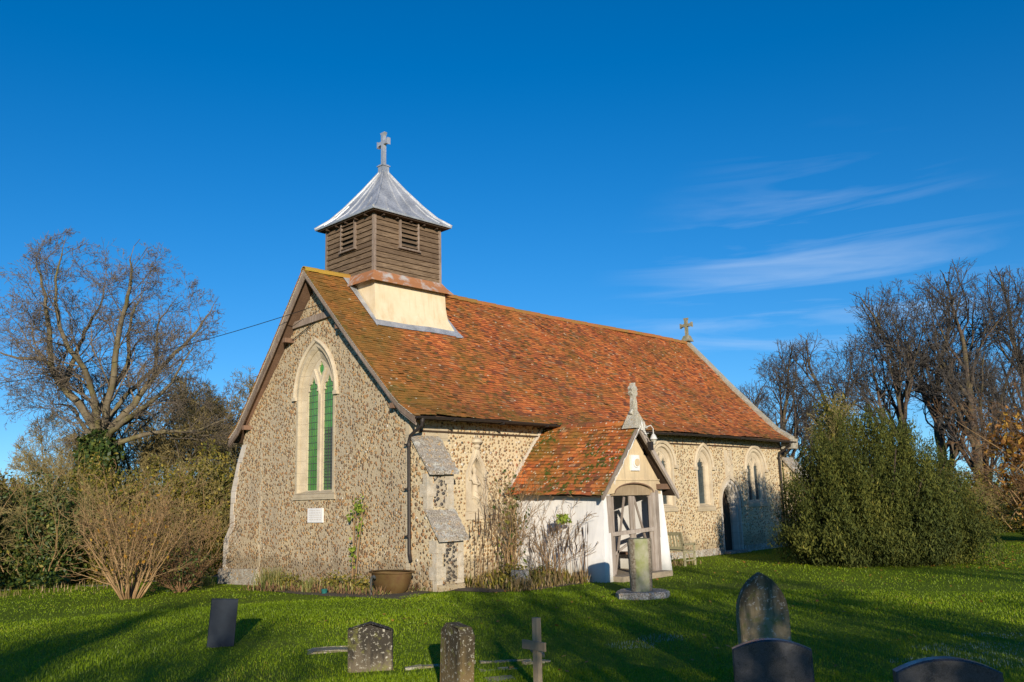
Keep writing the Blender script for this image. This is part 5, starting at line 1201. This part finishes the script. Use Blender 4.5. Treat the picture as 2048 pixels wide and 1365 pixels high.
dup(hb1, (-5.5, 17.9, -.6), CA+4.4, 'tall hedge bush between the ash and the left edge', 1.12, grpH)
# right-hand undergrowth
grpU = 'bushes at the right edge beyond the yew'
bushmass(43, 'autumn_bush', 'loose bush with orange autumn leaves at the right edge', (20.2, -7.9, -.1), [(0, 0, 3.3, 1.0, 1.0, 1.3, 1), (.3, 0, 1.8, .9, 1, 1.4, .5)], 1500, .11, 'autumn', 'stem_d', grpU, 26, 3.0)
dup(hb2, (24.5, -8.0, -.1), 1.2, 'low dark bush at the right edge beneath the autumn leaves', (.9, .9, .62), grpU)
dup(hb1, (31, -3.0, -.2), 2.2, 'reddish brown undergrowth behind the right side of the yew', (1.2, 1.2, .75), grpU)
dup(hb2, (21.5, 1.0, -.1), 2.2, 'dark bush between the chancel corner and the yew', (.8, .8, .85), grpU)
dup(hb1, (27, 1.5, -.2), .4, 'bush hidden behind the yew', (1.2, 1.2, .8), grpU)
# far woods closing the horizon
def far_wood():
    r = np.random.default_rng(9); V = []; R = []
    n = 26000; th = r.uniform(-.15, 1.75, n); rad = 62+20*r.random(n); x, y = CAM.x+rad*np.sin(th), CAM.y+rad*np.cos(th)
    h = (3.6+1.2*np.sin(th*9)+.8*np.sin(th*23+1)+.5*np.sin(th*57)); z = G(x, y)+h*r.random(n)**.8
    P = np.stack([x, y, z], 1); nn = r.normal(0, 1, (n, 3)); a = r.normal(0, 1, (n, 3)); a[:, 2] += 1; a /= np.linalg.norm(a, axis=1, keepdims=True); b = np.cross(a, nn); b /= np.linalg.norm(b, axis=1, keepdims=True)
    s_ = r.uniform(.25, .6, n)[:, None]; V = np.stack([P-a*s_, P+b*s_*.4, P+a*s_, P-b*s_*.4], 1).reshape(-1, 3)
    o = npmesh('far_wood', V, 4, M['stem_d'], r.random(n)); o['kind'] = 'stuff'; o['label'] = 'brown woodland edge closing the horizon'
far_wood()

# --- flower bed and wall plants
def strapclump(name, label, loc, n, h, sp, mat='strap', cat='plant', seed=1, bend=.5):
    r = random.Random(seed); V = []; rn = []
    for k in range(n):
        a = r.uniform(0, 2*PI); d = r.uniform(.1, 1)*bend; L_ = h*r.uniform(.6, 1.1); bx, by = r.gauss(0, sp), r.gauss(0, sp); w_ = r.uniform(.008, .016); sx, sy = -math.sin(a)*w_, math.cos(a)*w_; prev = None; c = r.random()
        for j in range(5):
            u = j/4; x = bx+math.cos(a)*d*L_*u*u; y = by+math.sin(a)*d*L_*u*u; z = L_*(u-.35*d*u*u); ww_ = (1-u*.85); cur = ((x-sx*ww_, y-sy*ww_, z), (x+sx*ww_, y+sy*ww_, z))
            if prev: V += [prev[0], prev[1], cur[1], cur[0]]; rn.append(c)
            prev = cur
    o = npmesh(name, V, 4, M[mat], rn); o.location = loc; return tag(o, label, cat)
strapclump('iris_clump', 'clump of yellowing strap leaves against the gable below the plaque', (-.95, 4.55, gz(-1, 4.5)), 260, .62, .20, seed=2)
strapclump('iris_clump', 'small tuft of upright leaves beside the teal pot', (-1.35, 2.1, gz(-1.3, 2.1)), 90, .42, .09, seed=3)
strapclump('iris_clump', 'tuft of green strap leaves at the foot of the left buttress', (-.9, 8.6, gz(-.9, 8.6)), 120, .50, .16, seed=4)
strapclump('grass_tuft', 'rough pale grass along the foot of the hedge', (-4.5, 13.2, gz(-4.5, 13)), 260, .22, 1.8, 'dry', 'grass', 5)
# climbing rose on the gable
t = thing('climbing_rose', 'thin climbing rose with a few green leaves trained up the gable wall', 'climber', (-.55, 1.75, gz(-.5, 1.8)))
mb = MB()
for k in range(6):
    u = random.uniform(-.09, .09); mb.tube([(.20+u*.3, u*1.5, 0), (.30+u*.3, .05+u*2, .9), (.38, .02+u*3, 1.55+.15*k), (.42, -.05+u*6, 1.9+.1*k)], [.013, .011, .008, .004], 5)
mb.build('stem', M['stem'], t)
r = np.random.default_rng(12); V, P = cloud(r, [(.36, .02, 1.95, .10, .30, .34, 1), (.34, -.05, 1.45, .08, .12, .22, .4), (.3, .3, 1.7, .08, .15, .12, .3), (.15, 0, .9, .1, .15, .5, .3)], 190, .065, 0, 1, 1.3); leaves('leaf', V, M['fresh'], r, t)['kind'] = 'stuff'
# leafless tall shrub by the nave wall and by the porch
shrub(51, 'rose_bush', 'tall bare upright stems in front of the nave wall left of the porch', (2.55, -.9, gz(2.5, -.9)), 2.9, .9, 14, ('stem', 'stem'), 'ivy', 260, .07, kids=(0, 5, 3, 2), spread=.28, llo=.3, r0=.014)
shrub(52, 'rose_bush', 'bare bush with a sprig of bright green leaves against the white porch wall', (2.9, -1.9, gz(2.9, -1.9)), 1.9, .8, 12, ('stem', 'stem'), None, kids=(0, 5, 3, 2), spread=.45, r0=.012)
r = np.random.default_rng(13); V, P = cloud(r, [(3.1, -2.15, 1.42, .20, .16, .13, 1)], 110, .085, 0, 1, 1.3); o = leaves('leafy_sprig', V, M['fresh'], r, None); tag(o, 'bright green leafy sprig standing out against the white porch wall', 'plant')
def seedstems(name, label, xs, seed, h0, h1, heads=True):
    r = random.Random(seed); t = thing(name, label, 'dead plant', (xs[0][0], xs[0][1], gz(*xs[0][:2]))); mb = MB(); m2 = MB()
    for (x, y) in xs:
        for k in range(r.randint(1, 3)):
            dx, dy = r.gauss(0, .10), r.gauss(0, .10); h = r.uniform(h0, h1); lx, ly = r.gauss(0, .12), r.gauss(0, .12); b = (x+dx-xs[0][0], y+dy-xs[0][1], 0); tp = (b[0]+lx, b[1]+ly, h); md = (b[0]+lx*.4, b[1]+ly*.4, h*.6)
            mb.tube([b, md, tp], [.007, .006, .004], 4)
            if heads: m2.tube([tuple(md[i]+(tp[i]-md[i])*.55 for i in range(3)), tuple(md[i]+(tp[i]-md[i])*.7 for i in range(3)), tuple(tp[i]+(tp[i]-md[i])*.1 for i in range(3))], [.006, .017, .007], 5)
    mb.build('stem', M['stem_d'], t)['kind'] = 'stuff'
    if heads: m2.build('seed_head', M['darkwood'], t)['kind'] = 'stuff'
r_ = random.Random(3)
seedstems('seed_spikes', 'tall dark dead seed spikes in front of the white porch wall', [(2.2+1.25*k/15+r_.uniform(-.1, .1), -2.1-.5*k/15+r_.uniform(-.2, .2)) for k in range(16)], 4, .8, 1.45)
seedstems('seed_spikes', 'cluster of dead upright stalks beside the corner buttress', [(.95+r_.uniform(0, .7), -1.5+r_.uniform(-.5, .5)) for k in range(9)], 5, 1.0, 1.9)
def lowplants(name, label, area, n, h, mat, seed, cat='ground plants'):
    r = np.random.default_rng(seed); x0, x1, y0, y1 = area; x = r.uniform(x0, x1, n); y = r.uniform(y0, y1, n); a = r.uniform(0, 2*PI, n); L_ = h*r.uniform(.25, 1, n)**1.5*(.45+.75*np.abs(np.sin(x*3.1+seed)*np.sin(y*2.7+seed*2))); b = r.uniform(.1, .7, n)
    p = np.stack([x, y, G(x, y)], 1); tip = p+np.stack([np.cos(a)*b*L_, np.sin(a)*b*L_, L_], 1); mid = p*.45+tip*.55+np.stack([0*x, 0*x, L_*.12], 1); s_ = np.stack([-np.sin(a), np.cos(a), 0*a], 1)*r.uniform(.006, .02, n)[:, None]
    V = np.stack([p, mid+s_, tip, mid-s_], 1).reshape(-1, 3); o = npmesh(name, V, 4, M[mat], r.random(n)); o['kind'] = 'stuff'; o['label'] = label; return o
lowplants('bed_plants', 'tangled low dead plants in the bed along the nave wall', (.9, 3.5, -2.7, -.3), 2600, .36, 'dry', 1)
lowplants('bed_plants', 'low green plants in the bed along the nave wall', (.9, 3.6, -2.6, -.3), 2600, .38, 'hedge', 2)
lowplants('bed_plants', 'low dead and green plants along the foot of the gable', (-1.5, -.1, -.7, 5.2), 1500, .30, 'stem_d', 3)
lowplants('bed_plants', 'green shoots along the foot of the gable', (-1.3, -.1, -.7, 5.2), 1800, .26, 'strap', 4)
t = thing('bed_shrub', 'low mound of green and brown weeds in front of the nave wall', 'plants', (2.2, -1.5, gz(2.2, -1.5)))
r = np.random.default_rng(30); V, P = cloud(r, [(-.9, -.2, .18, .35, .5, .25, 1), (-.1, .2, .25, .45, .5, .35, 1), (.7, -.2, .22, .4, .45, .3, 1), (.2, -.6, .15, .6, .25, .2, .7)], 1500, .045, .3, .9, 1.7); leaves('foliage', V, M['hedge'], r, t)
t = thing('bed_shrub', 'low straggly weeds at the foot of the gable beside the cauldron', 'plants', (-.8, 2.4, gz(-.8, 2.4)))
V, P = cloud(r, [(0, 1.6, .15, .3, .6, .22, 1), (.2, -.2, .2, .25, .8, .28, 1), (0, -1.6, .2, .3, .5, .3, 1)], 1300, .04, .3, .9, 1.8); leaves('foliage', V, M['hedge'], r, t)
lowplants('bed_plants', 'dry grass stalks around the wooden bench', (7.4, 9.6, -1.9, -.3), 500, .4, 'dry', 5)

# --- lawn blades, frost, fallen leaves
def lawn():
    r = np.random.default_rng(20); P = []
    for (n, d0, d1) in ((190000, 5.0, 11), (130000, 11, 20), (70000, 20, 38)):
        th = yaw+r.uniform(-.62, .62, n); d = np.sqrt(r.uniform(d0**2, d1**2, n)); P.append(np.stack([CAM.x+d*np.sin(th), CAM.y+d*np.cos(th), d], 1))
    P = np.concatenate(P); x, y, d = P.T
    ok = ~((x > -.02) & (x < 18.7) & (y > 0) & (y < 8)) & ~((x > 3.6) & (x < 6.4) & (y > -3.2) & (y < 0)) & ~((x > 0) & (x < .85) & (y > -1.05) & (y < 0)) & ~((x > .3) & (x < 3.5) & (y > -2.4) & (y < 0)) & ~((x > -1.4) & (x < 0) & (y > -1.1) & (y < 5.2)) & ~((y > 13.4) & (x > -2))
    x, y, d = x[ok], y[ok], d[ok]; n = len(x); h = r.uniform(.018, .046, n)*(1+.35*np.sin(x*1.3+2*np.sin(y*.8))*np.sin(y*1.1)); a = r.uniform(0, 2*PI, n); ww_ = r.uniform(.0025, .0055, n)*np.clip(d/9, 1, 3)
    b = np.stack([x, y, G(x, y)-.004], 1); s_ = np.stack([-np.sin(a), np.cos(a), 0*a], 1)*ww_[:, None]; ln = r.uniform(.0, .8, n)
    tip = b+np.stack([np.cos(a)*h*ln, np.sin(a)*h*ln, h], 1)
    V = np.stack([b-s_, b+s_, tip], 1).reshape(-1, 3)
    clump = .35+.25*np.sin(x*1.1+np.sin(y*1.7))*np.sin(y*.9+x*.3); rn = np.clip(clump+r.normal(0, .22, n), 0, 1)
    fr = ((np.hypot((x+2.9)/.9, (y+8.9)/.35) < .9+.3*np.sin(x*7)) & (r.random(n) < .5)) | ((np.hypot((x+1.3)/1.3, (y+12.8)/.5) < 1.2+.5*np.sin(x*5+y*3)) & (r.random(n) < .45)) 
    V = V.reshape(-1, 3, 3)
    o = npmesh('lawn_grass', V[~fr].reshape(-1, 3), 3, M['grass'], rn[~fr]); o['kind'] = 'stuff'; o['label'] = 'short mown grass of the churchyard'
    o = npmesh('frosted_grass', V[fr].reshape(-1, 3), 3, M['frost'], rn[fr]); o['kind'] = 'stuff'; o['label'] = 'patches of frosted grass'
lawn()
def litter():
    r = np.random.default_rng(21); n = 1500; x = np.concatenate([r.uniform(11, 24, n-300), r.uniform(-6, 12, 300)]); y = np.concatenate([r.uniform(-12, -7.2, n-300), r.uniform(-12, -2, 300)]); a = r.uniform(0, 2*PI, n); s_ = r.uniform(.02, .045, n)
    c = np.stack([x, y, G(x, y)+r.uniform(.03, .05, n)], 1); u = np.stack([np.cos(a), np.sin(a), r.normal(0, .3, n)], 1)*s_[:, None]; v = np.stack([-np.sin(a), np.cos(a), r.normal(0, .3, n)], 1)*s_[:, None]*.7
    ok = ~((x > 3.4) & (x < 6.5) & (y > -3.4)); V = np.stack([c-u, c+v, c+u, c-v], 1)[ok].reshape(-1, 3)
    o = npmesh('fallen_leaves', V, 4, M['autumn'], r.random(ok.sum())); o['kind'] = 'stuff'; o['label'] = 'fallen brown leaves scattered on the grass'
litter()
# --- trees behind the camera whose shade falls across the foreground
grpS = 'trees behind the viewer shading the lawn'
def P_sh(t_, k): return (-3-.602*t_+.8*k, -6-.799*t_-.6*k, -.1)
sh = upright(61, 7.4, 'shade_tree', 'bare twiggy tree behind the viewer, middle of the row', P_sh(25, 1.2), 0, 3.4, ('bark_d', 'twig_d'), kids=(0, 8, 6, 4), group=grpS, low=.08, r0=.28, minr=.012, stems=2)
for i, (t_, k, sc_) in enumerate(((27, -6.5, 1.0), (24, 6.0, 1.0), (30, 12, 1.1), (31, -13, 1.05), (31, 3.8, 1.0), (32, -4.2, 1.0))):
    dup(sh, P_sh(t_, k), i*1.3+.4, ['leftmost but one', 'right of the middle', 'rightmost', 'leftmost', 'second row, right', 'second row, left'][i]+' bare twiggy tree of the row behind the viewer', sc_, grpS)
